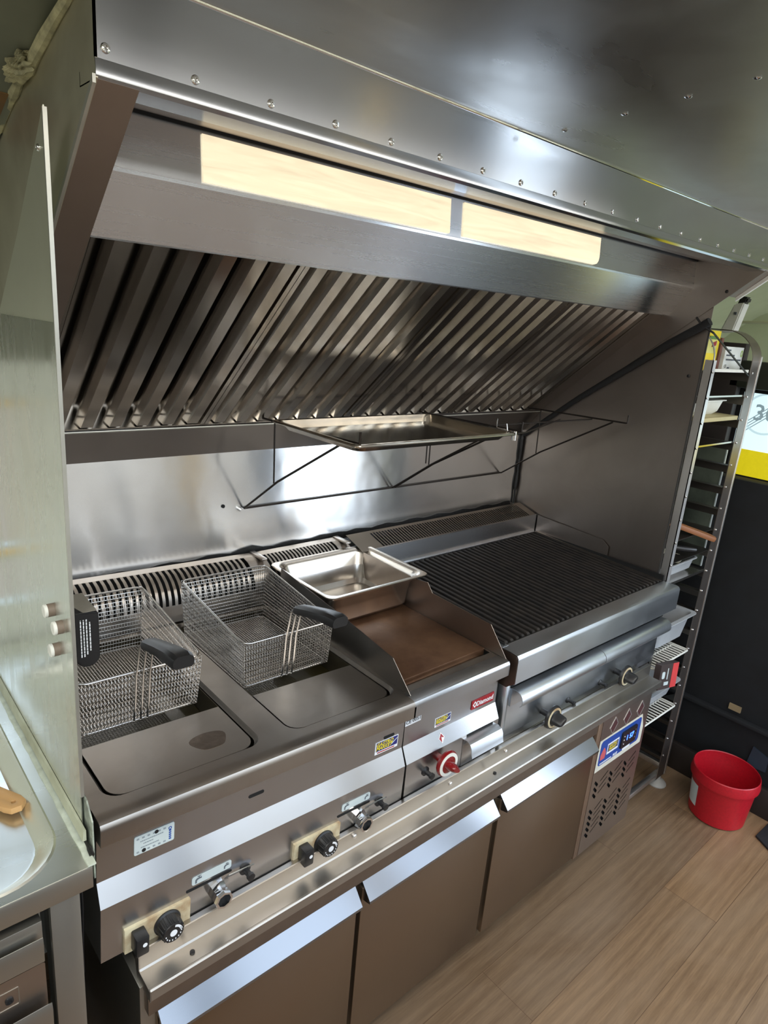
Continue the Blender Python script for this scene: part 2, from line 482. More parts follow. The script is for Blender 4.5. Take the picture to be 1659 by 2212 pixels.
# back wall of the van (behind the cooking line)
S('wall_back', MB().plate([(-1.8, FZ), (3.4, FZ), (3.4, 1.66), (-1.8, 1.66)], [[(-.140, 1.085), (-.045, 1.085), (-.045, 1.40), (-.140, 1.40)], [(-.165, .948), (-.075, .948), (-.075, 1.055), (-.165, 1.055)]], .036,
                          frame((0, .741, 0), (1, 0, 0), (0, 0, 1))), LINER)
S('window_7', MB().plate([(-.155, 1.07), (-.035, 1.07), (-.035, 1.415), (-.155, 1.415)], [[(-.140, 1.085), (-.045, 1.085), (-.045, 1.40), (-.140, 1.40)]], .02, frame((0, .720, 0), (1, 0, 0), (0, 0, 1))), POSTW)
# brushed steel splashback sheet on it
S('trim_1', MB().box(-.028, 1.848, .704, .7215, .45, 1.40), S_WALL)
# roof lining that curves down to the back wall; profile in (y, z)
roofp = [(YO + .12, 1.93), (-1.2, 2.08), (-.6, 2.10), (-.054, 2.03), (.017, 1.975), (.10, 1.935), (.213, 1.905), (.352, 1.857), (.47, 1.80), (.58, 1.72), (.66, 1.64), (.72, 1.50)]
S('ceiling', MB().sheet(roofp[::-1], 'x', -1.8, 3.4, -.02), CEILP)
# the roof lining left of the hood has dark green paint
S('wall_left', MB().plate([(-1.6, FZ), (.76, FZ), (.76, 2.2), (-1.6, 2.2)], [[(a, c), (b, c), (b, d), (a, d)] for (a, b, c, d) in LWIN], .03,
                          frame((XL, 0, 0), (0, 1, 0), (0, 0, 1))), WALLP)
shell_left = S('trim_2', MB().sheet([(p_[0], p_[1] - .004) for p_ in roofp[::-1] if p_[0] > -1.2] , 'x', -1.7, -.002, .003), SHELL)
openings = [[(a, c), (b, c), (b, d), (a, d)] for (a, b, c, d) in HATCH]
S('wall_front', MB().plate([(-1.8, FZ), (3.4, FZ), (3.4, 2.2), (-1.8, 2.2)], openings[:4] + [[(2.22, FZ + .05), (3.0, FZ + .05), (3.0, 1.84), (2.22, 1.84)]], .03,
                           frame((0, YO, 0), (1, 0, 0), (0, 0, 1))), WALLP)
for i, (a, b, c, d) in enumerate(HATCH[:4]):
    fr = S('window_%d' % (i + 1), MB().plate([(a - .03, c - .03), (b + .03, c - .03), (b + .03, d + .03), (a - .03, d + .03)], [openings[i]], .05,
                                             frame((0, YO, 0), (1, 0, 0), (0, 0, 1))), WHITE if i else BLACK)
a, b, c, d = HATCH[4]
S('door_1', MB().plate([(a - .03, FZ), (b + .03, FZ), (b + .03, d + .03), (a - .03, d + .03)], [[(a, FZ + .05), (b, FZ + .05), (b, d), (a, d)]], .05,
                       frame((0, YO, 0), (1, 0, 0), (0, 0, 1))), BLACK)
S('trim_7', MB().box(.545, .675, YO + .02, YO + .05, FZ, 1.95), BULK)  # unseen dark post, added to streak the splashback's reflections
S('trim_8', MB().box(1.965, 2.215, YO + .02, YO + .05, FZ, 1.95), plain('slate blue post', srgb(70, 78, 92), .5))
S('trim_3', MB().box(1.44, 1.54, YO + .02, YO + .06, FZ, 1.95), POSTW)
for i, (a, b, c, d) in enumerate(LWIN):
    S('window_%d' % (6 + i), MB().plate([(a - .03, c - .03), (b + .03, c - .03), (b + .03, d + .03), (a - .03, d + .03)], [[(a, c), (b, c), (b, d), (a, d)]], .05,
                                        frame((XL, 0, 0), (0, 1, 0), (0, 0, 1))), WHITE)
S('trim_6', MB().box(-1.6, .60, YO + .03, YO + .22, FZ, .56, .01), plain('brown reflection board', srgb(92, 70, 52), .5))  # unseen cupboard, added so the steel fronts reflect brown
# cab end
S('wall_right', MB().plate([(YO, FZ), (.76, FZ), (.76, 2.2), (YO, 2.2)], [[(-1.25, 1.14), (.03, 1.14), (.03, 1.70), (-1.25, 1.70)]], .03,
                           frame((3.3, 0, 0), (0, 1, 0), (0, 0, 1))), CEILP)

# black bulkhead behind rack and bucket
bh = E('bulkhead', (2.40, .1, FZ), 'black cloth covered bulkhead behind the tray rack, below the white and yellow window', 'bulkhead')
O('panel', MB().box(2.37, 2.44, -.62, .70, FZ, 1.168, .004), BULK, bh)
O('kick_board', MB().box(2.345, 2.37, -.62, .70, FZ, .02, .003), plain('dark brown board', srgb(34, 27, 24), .6), bh)
O('side_board', MB().box(2.40, 2.44, .165, .70, 1.168, 1.66, .004), plain('dark brown side board', srgb(46, 38, 34), .6), bh)
O('grey_sheet', MB().box(2.364, 2.3695, 0.137, .70, 0.797, 1.30), plain('grey green sheet', srgb(118, 126, 112), .4, .2, var_scale=6, col2=srgb(70, 78, 70)), bh, 'dull grey-green sheet behind the rack')
O('sheet_edge', MB().box(2.362, 2.3695, 0.133, 0.137, 0.797, 1.30), LABELP, bh, 'pale sheet edge')
O('ledge', MB().box(2.34, 2.37, -.62, .70, .235, .25, .002), BULK, bh)
O('scrap', MB().box(2.362, 2.3695, -.135, -.09, .268, .292), plain('tan scrap', srgb(140, 122, 92), .7), bh)
O('scrap', MB().prism([(-.27, .08), (-.20, .075), (-.21, .16), (-.27, .14)], 'x', 2.362, 2.3695), plain('dull blue scrap', srgb(44, 54, 66), .5), bh)
O('scrap', MB().prism([(.10, .20), (.16, .155), (.165, .19), (.12, .225)], 'x', 2.362, 2.3695), plain('grey scrap', srgb(60, 62, 60), .7), bh)

# window film with the 30 sign, yellow strip under it
wf = E('window_sign', (2.455, .0, 1.16), 'pale window with a faint grey 30 sign above a yellow strip', 'sign')
O('pane', MB().box(2.45, 2.456, -.55, .152, 1.272, 1.485), emit('backlit pale film', srgb(206, 232, 238), 0.7), wf)
O('strip', MB().box(2.448, 2.456, -.55, .135, 1.172, 1.272), emit('backlit yellow film', srgb(206, 190, 24), 0.55, .15), wf)
FILMG = emit('film print', srgb(120, 140, 146), .6)
FR = frame((2.4495, .062, 1.412), (0, -1, 0), (0, 0, 1))
ringp = lambda r: [(r * math.cos(2 * math.pi * k / 40), r * math.sin(2 * math.pi * k / 40)) for k in range(40)]
O('ring', MB().plate(ringp(.078), [ringp(.070)], .0006, FR), emit('film print pale', srgb(168, 192, 198), .75), wf)
text('30', .085, FILMG, wf, FR, bold=.012)
t = MB()
for k in range(4): t.box(-.09, .09, -.0016, .0016, -.0003, .0003)
tm = MB()
for k in range(4):
    tm.plate([(-.10, -.0016), (.10, -.0016), (.10, .0016), (-.10, .0016)], [], .0006, FR @ Matrix.Rotation(R_(42), 4, 'Z') @ Matrix.Translation((0, (k - 1.5) * .009, 0)))
t.bm.free()
O('stripes', tm, FILMG, wf)
O('window_frame', MB().plate([(-.6, 1.15), (.17, 1.15), (.17, 1.53), (-.6, 1.53)], [[(-.55, 1.172), (.152, 1.172), (.152, 1.485), (-.55, 1.485)]], .012, frame((2.455, 0, 0), (0, 1, 0), (0, 0, 1))), BLACK, wf)
O('valance', MB().box(2.40, 2.46, -.6, .20, 1.50, 1.60, .006), plain('dark green grey trim', srgb(52, 56, 46), .6), wf)
S('trim_4', MB().tube([(2.5, .30, 1.735), (2.5, -.6, 1.78)], .006, 6), CEILP)
cab = MB().tube([(2.40, .06, 1.55), (2.38, .02, 1.60), (2.39, -.03, 1.625), (2.39, -.12, 1.63)], .005, 6)
O('cable', cab, BLACK, None, 'thin black cable arching above the window beside the roof lining', 'cable')
dv = E('wall_lamp_unit', (2.34, .21, 1.69), 'white plastic unit with a black knob hanging above the tray rack', 'wall unit')
O('housing', MB().prism([(.245, 1.692), (.196, 1.698), (.177, 1.80), (.211, 1.795)], 'x', 2.33, 2.38, .004), WHITE, dv)
O('knob', MB().prism([(.206, 1.79), (.174, 1.798), (.170, 1.82), (.198, 1.822)], 'x', 2.335, 2.375, .006), BLACK, dv)
O('sensor', MB().box(2.326, 2.331, .196, .205, 1.757, 1.766), GREYP, dv)

# ================================================================== EXTRACTOR HOOD
hood = E('extractor_hood', (.92, .3, 1.25), 'long stainless steel extractor hood with baffle filters above the cooking line', 'extractor hood')
HX0, HX1, HR = 0.047, 1.848, 1.895
k_ = .812
rim = lambda y: 1.859 - k_ * (y + .054)
side = [(-.054, 1.962), (-.054, 1.859), (.7025, rim(.7025)), (.7025, 1.60), (.58, 1.715), (.352, 1.853), (.213, 1.90), (.10, 1.932), (.017, 1.95)]
inner = [(-.049, 1.960), (-.049, 1.861), (.7025, rim(.7025) + .002), (.7025, 1.60), (.58, 1.715), (.352, 1.853), (.213, 1.90), (.10, 1.932), (.017, 1.95)]
O('side_panel', MB().prism(side, 'x', .0, .0025), S_HSIDE, hood, 'greenish stained outer side panel')
O('side_panel', MB().prism(side, 'x', HX1, HX1 + .0025), S_SIDE, hood)
# sloping undersides of the hollow sides
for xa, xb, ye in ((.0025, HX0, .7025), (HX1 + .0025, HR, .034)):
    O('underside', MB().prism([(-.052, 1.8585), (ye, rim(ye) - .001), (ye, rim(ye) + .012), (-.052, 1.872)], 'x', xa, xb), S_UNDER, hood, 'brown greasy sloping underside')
O('side_panel', MB().prism(inner, 'x', HX0 - .0015, HX0), S_SIDE, hood)
O('side_panel', MB().prism([(-.054, 1.962), (-.054, 1.859), (.034, rim(.034)), (.034, 1.948)], 'x', HR, HR + .0025), S_FRONT, hood)
O('edge_strip', MB().prism([(-.0545, 1.8535), (.15, rim(.15) - .0055), (.15, rim(.15) + .003), (-.0545, 1.862)], 'x', -.0035, 0), plain('pale edge', (.6, .6, .55), .3, .8), hood)
O('edge_strip', MB().prism([(-.056, 1.848), (.034, rim(.034) - .011), (.034, rim(.034) + .003), (-.056, 1.862)], 'x', HR + .0025, HR + .012), plain('lit flange white', srgb(240, 240, 236), .3), hood)  # white colour stands for the light this flange catches
# front fascia with lower lip and folded edge to the ceiling sheet
O('fascia', MB().prism([(-.054, 1.963), (-.054, 1.8775), (-.051, 1.8775), (-.051, 1.963)], 'x', 0, 2.02), S_FASCIA, hood)
O('lip', MB().sheet([(-.0525, 1.877), (-.0545, 1.868), (-.054, 1.862), (-.050, 1.859), (-.006, 1.859), (-.006, 1.872)], 'x', .0, 2.02, -.0015), S_FASCIA, hood)
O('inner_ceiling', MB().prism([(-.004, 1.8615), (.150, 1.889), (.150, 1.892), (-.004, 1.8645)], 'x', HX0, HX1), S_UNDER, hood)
O('visor', MB().sheet([(.154, 1.900), (.152, 1.888), (.1462, 1.814), (.1455, 1.8105), (.1470, 1.806), (.209, 1.7235), (.213, 1.7215), (.226, 1.735)], 'x', HX0, HX1, .0015), S_VISOR, hood, sharp=15)
GLOW = emit('warm lamp cover', (1.0, .86, .60), .66, .3)
def lampm(x0, x1, rr):
    pts = [(x0, 1.815), (x1 - rr, 1.815)] + [(x1 - rr + rr * math.sin(R_(a_)), 1.815 + rr - rr * math.cos(R_(a_))) for a_ in (30, 60, 90)] + [(x1, 1.880), (x0, 1.880)]
    return pts
d_ = Vector((0, .0065, .076)).normalized()
for x0, x1, rr in ((.22, .752, .004), (.792, 1.303, .02)):
    t = MB(); t.plate([(px, (pz - 1.812)) for px, pz in lampm(x0, x1, rr)], [], .002, frame((0, .1435, 1.812), (1, 0, 0), d_))
    O('lamp_cover', t, GLOW, hood, 'lit cream lamp cover')
O('gasket', MB().box(HX0, HX1, .1475, .1515, 1.884, 1.892), BLACK_M, hood)
# gutter at the foot of the filters
O('grease_gutter', MB().prism([(.634, 1.353), (.636, 1.350), (.7035, 1.268), (.7035, 1.345), (.64, 1.345)], 'x', -.03, HX1 - .001), S_GUT, hood)
O('gutter_edge', MB().box(-.03, HX1 - .001, .6325, .637, 1.3505, 1.3545, .0008), plain('pale edge', (.6, .6, .55), .3, .8), hood)
# baffle filters: four removable units
def filt(x0, x1):
    p0 = Vector((0, .219, 1.728)); p1 = Vector((0, .631, 1.3575)); L = (p1 - p0).length
    m4 = frame((x0, p0.y, p0.z), (1, 0, 0), (p1 - p0)); # local: x width, y down the slope, z = u x v
    t = MB(); W = x1 - x0; n = 7; pit = .0608; off = (W - pit * n) / 2 + .004
    def add(prof, y0, y1):
        b_ = MB(); b_.sheet(prof, 'y', y0, y1, .0012)
        me = bpy.data.meshes.new('tmp'); b_.bm.to_mesh(me); b_.bm.free()
        me.transform(m4); t.bm.from_mesh(me); bpy.data.meshes.remove(me)
    def bx(a0, a1, b0, b1, c0, c1):
        b_ = MB(); b_.box(a0, a1, b0, b1, c0, c1)
        me = bpy.data.meshes.new('tmp'); b_.bm.to_mesh(me); b_.bm.free()
        me.transform(m4); t.bm.from_mesh(me); bpy.data.meshes.remove(me)
    sgn = 1 if (m4.to_3x3() @ Vector((0, 0, 1))).z > 0 else -1     # upwards, into the hood
    for i in range(n):
        c_ = off + pit * (i + .5)
        # front channel faces the kitchen
        add([(c_ - .021, sgn * .016), (c_ - .0125, 0), (c_ + .0125, 0), (c_ + .021, sgn * .016)], .004, L - .010)
        if i < n - 1:
            g = c_ + pit / 2
            add([(g - .020, sgn * .012), (g - .0145, sgn * .030), (g + .0145, sgn * .030), (g + .020, sgn * .012)], .004, L - .004)
    for a0, a1 in ((0, .010), (W - .010, W)): bx(a0, a1, 0, L, min(0, sgn * .032), max(0, sgn * .032))
    bx(0, W, L - .006, L, min(0, sgn * .032), max(sgn * .032, 0)); bx(0, W, 0, .004, min(sgn * .006, sgn * .032), max(sgn * .006, sgn * .032))
    bx(0, W, 0, L, min(sgn * .034, sgn * .036), max(sgn * .034, sgn * .036))
    return t
for i in range(4):
    a = .030 + i * .4355
    O('baffle_filter', filt(a, a + .434), S_FILT, hood)
O('blanking_strip', MB().prism([(.215, 1.735), (.634, 1.358), (.634, 1.362), (.215, 1.739)], 'x', 1.773, HX1), S_SIDE, hood)
O('fold_highlight', MB().tube([(.0, -.0535, 1.9625), (2.02, -.0535, 1.9625)], .0028, 10), S_CHROME, hood)  # chrome tube added as the bright highlight along the fold
def rivet_mb(c, axis, s_=1.0):
    t = MB(); t.lathe([(.0052 * s_, 0), (.0052 * s_, .0006), (.0042 * s_, .0020), (.0022 * s_, .0024), (.0018 * s_, .0006), (0, .0006)], c, axis, 16)
    return t
for k in range(20):
    O('rivet', rivet_mb((.011 + .1 * k, -.054, 1.885 if k else 1.888), (0, -1, 0)), S_CHROME, hood)
# stainless ceiling sheet towards the viewer
cz = lambda y: 1.963 + .08 * (-.054 - y)
cs = S('trim_5', MB().prism([(-.054, 1.963), (-.74, cz(-.74)), (-.74, cz(-.74) + .0025), (-.054, 1.9655)], 'x', 0, 3.2), S_CEIL)
for (x, y) in ((.745, -.105), (.745, -.213), (.745, -.312), (.745, -.405), (1.97, -.02 - .06)):
    t = MB(); t.lathe([(.0055, 0), (.0055, .0008), (.003, .0024), (0, .0026)], (x, y, cz(y)), (0, 0, -1), 12)
    O('rivet', t, S_CHROME, cs)
# foam bead and residue where hood side meets the roof lining
fp = [(.34, 1.862), (.30, 1.878), (.26, 1.890), (.235, 1.895), (.213, 1.902), (.185, 1.906), (.16, 1.908), (.14, 1.915), (.096, 1.927), (.05, 1.938), (.017, 1.946), (-.03, 1.966)]
t = MB().tube([(-.004 + random.uniform(-.002, .001), y + random.uniform(-.003, .003), z - .002) for y, z in fp], [random.uniform(.006, .0095) for _ in fp], 9)
foam = O('sealing_foam', t, FOAM, None, 'cream foam bead sealing the hood side against the curved green roof lining', 'sealant')
t = MB(); bmr = bmesh.new(); bmesh.ops.create_icosphere(bmr, subdivisions=5, radius=1)
for v_ in bmr.verts:
    n_ = v_.co.copy(); f_ = 1 + .22 * math.sin(6 * n_.x + 4 * n_.z) * math.cos(7 * n_.y + 1) + .12 * math.sin(15 * n_.y + 9 * n_.x) + .07 * math.sin(31 * n_.z + 23 * n_.y)
    v_.co = Vector((-.012 + n_.x * .016 * f_, .175 + n_.y * .040 * f_, 1.908 + n_.z * .011 * f_ - .13 * n_.y * .040))
t.join(bmr)
O('blob', t, FOAM, foam)
t = MB().prism([(.24, 1.8905), (.36, 1.850), (.36, 1.8465), (.24, 1.887)], 'x', -.085, -.012)
O('residue', t, STAIN, foam, 'brown adhesive residue')

# ================================================================== LEFT PARTITION
part = E('steel_partition', (-.03, .35, .86), 'scuffed stainless partition standing between the sink and the fryer', 'partition')
O('upper_plate', MB().prism([(.020, 1.60), (.302, 1.60), (.161, 1.713), (.023, 1.838)], 'x', -.0315, -.030), S_PLATE, part, 'tapering riveted upper plate')
O('lower_plate', MB().prism([(.020, .862), (.704, .862), (.704, 1.60), (.020, 1.606)], 'x', -.0335, -.032), S_LEFT, part)
O('edge_trim', MB().box(-.0338, -.0290, .0165, .0200, .93, 1.835), plain('pale edge', (.6, .6, .55), .3, .8), part)
O('rivet', rivet_mb((-.0315, .048, 1.798), (-1, 0, 0), .8), S_CHROME, part)
O('corner_plate', MB().prism([(-.010, .80), (.035, .80), (.035, .93), (.012, .925), (-.010, .902)], 'x', -.0285, -.0262), SEAL, part, 'mould-spotted corner plate')
BAND = plain('grey brown band', srgb(120, 106, 92), .5)
for y, z in ((.102, 1.199), (.061, 1.189), (.084, 1.144)):
    h = E('round_magnet', (-.034, y, z), {1.199: 'round cream magnet on the partition, rearmost and highest of the three',
          1.189: 'round cream magnet on the partition nearest its front edge', 1.144: 'round cream magnet on the partition, lowest of the three'}[z], 'magnet', 'cream magnets on the partition')
    O('cap', MB().lathe([(0, .013), (.0085, .013), (.0098, .012), (.0098, .0085)], (-.0335, y, z), (-1, 0, 0), 24), WHITE, h)
    O('band', MB().lathe([(.0097, .0085), (.0097, .0), (0, 0)], (-.0335, y, z), (-1, 0, 0), 24), BAND, h)
bb = E('handle_box', (.0, .08, 1.11), 'black plastic basket grip box with white printed text beside the partition', 'grip box')
t = MB(); t.prism([(-.022, 1.212), (.012, 1.207), (.012, 1.135), (.006, 1.126), (-.004, 1.123), (-.014, 1.126), (-.022, 1.136)], 'y', .045, .112, .002)
O('body', t, BLACK, bb)
O('top_label', MB().prism([(.047, 1.2095), (.110, 1.2120), (.110, 1.2126), (.047, 1.2101)], 'x', -.019, .010), plain('grey label', srgb(140, 136, 126), .5), bb)
t = MB()
for k, (x, z0, z1) in enumerate(((-.014, 1.142, 1.20), (-.010, 1.142, 1.20), (-.006, 1.145, 1.20), (-.0015, 1.15, 1.195))):
    z = z0
    while z < z1:
        l = random.uniform(.002, .006); t.box(x - .0008, x + .0008, .0438, .0446, z, min(z + l, z1)); z += l + .0012
O('printed_lines', t, WHITEP, bb)

# ================================================================== RIGHT SIDE SPLASH PANEL, TUBE, SEALANT
sp = E('side_splash_panel', (1.85, .4, .58), 'tall brown-grey steel splash panel at the right end of the grill', 'splash panel')
O('sheet', MB().prism([(.073, .60), (.703, .60), (.703, rim(.703) + .02), (.073, rim(.073) + .02)], 'x', 1.8506, 1.8526), S_SIDE, sp)
O('front_edge', MB().box(1.8485, 1.8525, .068, .073, .60, 1.70), plain('dark edge', (.05, .048, .046), .5), sp)
for y, z in ((.043, 1.800), (.105, 1.545)):
    O('screw', MB().lathe([(.005, 0), (.005, .0015), (.002, .003), (0, .003)], (1.8478, y, z), (-1, 0, 0), 12), BLACK, sp if z < 1.7 else hood)
tube_pts = [(1.835, .068, 1.712), (1.836, .10, 1.69), (1.836, .179, 1.640), (1.838, .30, 1.552), (1.84, .473, 1.428), (1.841, .60, 1.328), (1.842, .694, 1.250)]
O('foam_tube', MB().tube(tube_pts, [.013, .0125, .012, .011, .009, .008, .007], 14), BLACK_M, None, 'black foam tube running down the lower rim of the hood on the right', 'tube')
bs = [(1.842, .698, 1.250)] + [(1.843 - random.uniform(0, .004), .6985, 1.25 - .025 * k) for k in range(1, 12)]
O('corner_sealant', MB().tube(bs, [random.uniform(.003, .0075) for _ in bs], 8), BSEAL, None, 'black ragged sealant line down the corner between splashback and side panel', 'sealant')
t = MB(); n_ = 46
up = [(.24 + 1.58 * k / n_, .984 + .0035 * math.sin(k * 1.7) + (.006 if 10 < k < 13 or 20 < k < 22 else 0)) for k in range(n_ + 1)]
t.prism([(.20, .962)] + [(1.83, .962)] + up[::-1], 'y', .7005, .7038)
O('base_sealant', t, BSEAL, None, 'ragged black sealant strip between the splashback and the flue covers', 'sealant')
O('elastic_cord', MB().tube([(1.826, .108, 1.722), (1.829, .088, 1.70), (1.845, .055, 1.68), (2.15, .042, 1.556)], .0032, 8), BLACK, None, 'thin black cord stretched from the foam tube to the tray rack', 'cord')

# ================================================================== REFRIGERATED COUNTER
FX0, FX1, FY = .035, 1.738, -.040
fr = E('refrigerated_counter', (.88, .3, FZ), 'low three-door stainless refrigerated counter under the fryer and grill', 'refrigerated counter')
O('body', MB().box(FX0 - .005, FX1, -.020, .69, .030, .545, .002), S_CAB, fr)
O('side_panel', MB().box(1.7365, 1.7395, -.040, .69, .030, .548), S_SIDE, fr)
ledge = [(.30, .578), (.0068, .578), (.0060, .606), (.004, .6075), (-.0072, .6095), (-.009, .6085), (-.009, .571), (-.0115, .568), (-.047, .568), (-.050, .5705), (-.0525, .5705), (-.055, .568), (-.055, .548), (-.052, .5455), (-.036, .5455)]
O('worktop', MB().sheet(ledge, 'x', FX0, 1.760, .0015), S_LEDGE, fr)
O('end_cap', MB().prism([(.006, .578), (.005, .606), (-.009, .608), (-.009, .5685), (-.055, .5685), (-.055, .546), (0, .546)], 'x', FX0 - .001, FX0 + .0005), S_LEDGE, fr)
O('top_rail', MB().box(FX0 + .002, 1.437, -.039, -.022, .497, .546), plain('brown rail steel', (.30, .25, .21), .4, 1.0), fr)  # rail in brown steel, close to the door colour
for i, (a, b) in enumerate(((.055, .488), (.500, .940), (.962, 1.412))):
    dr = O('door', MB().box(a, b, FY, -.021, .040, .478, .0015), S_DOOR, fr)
    t = MB(); t.sheet([(-.021, .4985), (-.024, .4985), (-.0605, .4580), (-.0605, .4530), (-.0405, .4480)], 'x', a + .004 if i else a, b - (.004 if i < 2 else .012), -.0015)
    O('door_grip', t, S_GRIP, dr, 'bright angled steel door grip')
    t = MB()
    for xx in (a + (.004 if i else 0), b - (.0045 if i < 2 else .0125)):
        t.prism([(-.024, .4980), (-.0600, .4580), (-.0600, .4530), (-.0400, .4485)], 'x', xx, xx + .0008)
    O('grip_end', t, S_GRIP, dr)
O('post', MB().box(1.413, 1.437, -.041, -.02, .03, .528, .001), plain('brown post steel', (.24, .16, .11), .4, .6, var_scale=60), fr)
# motor compartment panel with vents
def slot(cx, cy, l, w, ang):
    a = R_(ang); out = []
    for k in range(8):
        th = 2 * math.pi * (k + .5) / 8; x = (l / 2 - w / 2) * (1 if math.cos(th) > 0 else -1) + w / 2 * math.cos(th); y = w / 2 * math.sin(th)
        out.append((cx + x * math.cos(a) - y * math.sin(a), cy + x * math.sin(a) + y * math.cos(a)))
    return out
slots = []
def vent(z0, rows):
    for r in range(rows):
        for cidx in range(3):
            x = 1.470 + cidx * .088; z = z0 - r * .0228
            slots.append(slot(x, z, .033, .0105, -46))
            slots.append(slot(x + .043, z + .011, .048, .0056, 28))
vent(.292, 3); vent(.185, 5)
panel = O('motor_panel', MB().plate([(1.439, .030), (1.735, .030), (1.735, .546), (1.439, .546)], slots, .0015, frame((0, FY, 0), (1, 0, 0), (0, 0, 1))), S_SIDE, fr)
O('vent_cavity', MB().box(1.441, 1.733, FY + .006, -.021, .04, .33), HOLE, fr)
GEMW = plain('pale gem rim', srgb(205, 205, 205), .3, .8)
for x in (1.511, 1.592, 1.675):
    def rh(s_): return [(x - .002, .489 - .031 * s_), (x + .024 * s_, .489 + .002), (x + .002, .489 + .031 * s_), (x - .024 * s_, .489 - .002)]
    O('diamond_emblem', MB().plate(rh(1), [rh(.84)], .0012, frame((0, FY - .0012, 0), (1, 0, 0), (0, 0, 1))), GEMW, panel)
    O('emblem_fill', MB().plate(rh(.84), [], .0008, frame((0, FY - .001, 0), (1, 0, 0), (0, 0, 1))), plain('red grey fill', srgb(92, 60, 62), .4, .4), panel)
# controller sticker
stk = O('control_label', MB().plate([(1.442, .343), (1.722, .345), (1.722, .405), (1.700, .461), (1.442, .458)], [], .0006, frame((0, FY - .0008, 0), (1, 0, 0), (0, 0, 1))), plain('cream label', srgb(206, 204, 190), .5), panel)
O('blue_field', MB().plate(rrect(1.452, 1.700, .362, .452, .012), [], .0006, frame((0, FY - .0013, 0), (1, 0, 0), (0, 0, 1))), BLUE, panel)
FP = lambda x, z, d=.0018: frame((x, FY - d, z), (1, 0, 0), (0, 0, 1))
O('display', MB().plate(rrect(-.046, .046, -.030, .030, .005), [], .006, FP(1.622, .408, .004)), BLACK, panel)
text('1 57', .026, emit('blue digits', (.03, .10, 1.0), 5.0), panel, FP(1.624, .410, .0075), name='digits', bold=.02)
t = MB()
for z in (.394, .408, .422): t.plate(ringp(.0022), [], .0006, FP(1.588, z, .0075))
O('button_print', t, WHITEP, panel)
t = MB()
for z in (.394, .408, .422): t.plate(ringp(.0024), [], .0006, FP(1.658, z, .0075))
O('button_print', t, GREYP, panel)
O('white_tag', MB().plate(rrect(-.024, .024, -.007, .007, .004), [], .0006, FP(1.622, .369)), WHITEP, panel)
O('shop_sticker', MB().plate(rrect(-.034, .034, -.019, .019, .001), [], .0006, FP(1.529, .409)), WHITEP, panel)
O('shop_sticker_field', MB().plate(rrect(-.030, .030, -.011, .014, .001), [], .0006, FP(1.529, .409, .0022)), NAVY, panel)
text('GASTRO', .0125, YELLOW, panel, FP(1.527, .4165, .0027), bold=.03, shear=.2)
text('MARKET', .0125, YELLOW, panel, FP(1.527, .405, .0027), bold=.03, shear=.2)
O('flame_print', MB().plate([(-.014, -.02), (.012, -.02), (.015, .0), (.006, .018), (0, .022), (-.008, .012), (-.016, 0)], [], .0006, FP(1.474, .402)), plain('pink flame', srgb(196, 90, 96), .5), panel)
text('PLUS', .012, WHITEP, panel, FP(1.552, .3685), bold=.03, shear=.3)
O('line_print', MB().box(1.462, 1.53, FY - .0022, FY - .0015, .3665, .3695), WHITEP, panel)
for x in (.12, 1.66):
    for y in (.34, .62):
        O('foot', MB().lathe([(0, 0), (.022, 0), (.022, .008), (.014, .014), (.014, .132), (0, .132)], (x, y, FZ), (0, 0, 1), 16), BLACK, fr)
for x, y, z in ((.994, -.0095, .594), (.785, -.0095, .592), (.491, -.0095, .598)):
    O('screw', MB().lathe([(.0055, 0), (.0055, .003), (.0035, .005), (0, .0055)], (x, y + .0005, z), (0, -1, 0), 10), S_RACK, fr)
for x in (.931, .119):
    O('screw', MB().lathe([(.0045, 0), (.0045, .002), (0, .003)], (x, -.03, .5685), (0, 0, 1), 10), BLACK, fr)

# ================================================================== DOUBLE FRYER (built level, then tilted 1.9 degrees about its right end)
XF0, XF1, ZT = -.022, .642, .858
fry = E('double_fryer', (XF1, .3, .60), 'double basin stainless gas fryer with two baskets at the left end', 'fryer')
TILT = .033
lipp = [(.32, ZT - .040), (.035, ZT - .040)]
def front_profile(ys):   # shared look of fryer and griddle: rounded lip, recessed band, sloping band, lower panel
    return
def body_front(x0, x1, z3, mat_lip, par, topback):
    O('front_lip', MB().sheet([(topback, ZT), (.010, ZT), (.0035, ZT - .0025), (.0005, ZT - .008), (0, ZT - .013), (0, ZT - .040), (.026, ZT - .0415)], 'x', x0, x1, .0018), mat_lip, par)
    O('control_panel', MB().sheet([(.0262, ZT - .042), (.0262, .730), (.0085, .692), (.0085, z3), (.03, z3)], 'x', x0 + .002, x1 - .003, .0018), S_FRONT, par, sharp=15)
    for xx in (x0 - .0002, x1 - .0013):
        O('lip_end', MB().prism([(topback, ZT - .0005), (.010, ZT - .0005), (.004, ZT - .003), (.001, ZT - .009), (.0006, ZT - .040), (.026, ZT - .0415), (topback, ZT - .0415)], 'x', xx, xx + .0015), mat_lip, par)
    for xx in (x0 + .002, x1 - .0045):
        O('side_sheet', MB().prism([(.0275, ZT - .0415), (.0275, .730), (.0118, .692), (.0118, z3), (.30, z3), (.30, ZT - .0415)], 'x', xx, xx + .0015), S_CAB, par)
body_front(XF0, XF1, .586, S_TOP, fry, .030)
O('housing', MB().box(XF0 + .006, XF1 - .008, .05, .68, .59, .69), S_CAB, fry)
WELLS = [(.004, .292), (.352, .634)]
holes = [rrect(a, b, .050, .588, .030, 6) for a, b in WELLS]
O('top_deck', MB().plate([(XF0, .028), (XF1, .028), (XF1, .60), (XF0, .60)], holes, .0016, frame((0, 0, ZT - .0008), (1, 0, 0), (0, 1, 0))), S_TOP, fry)
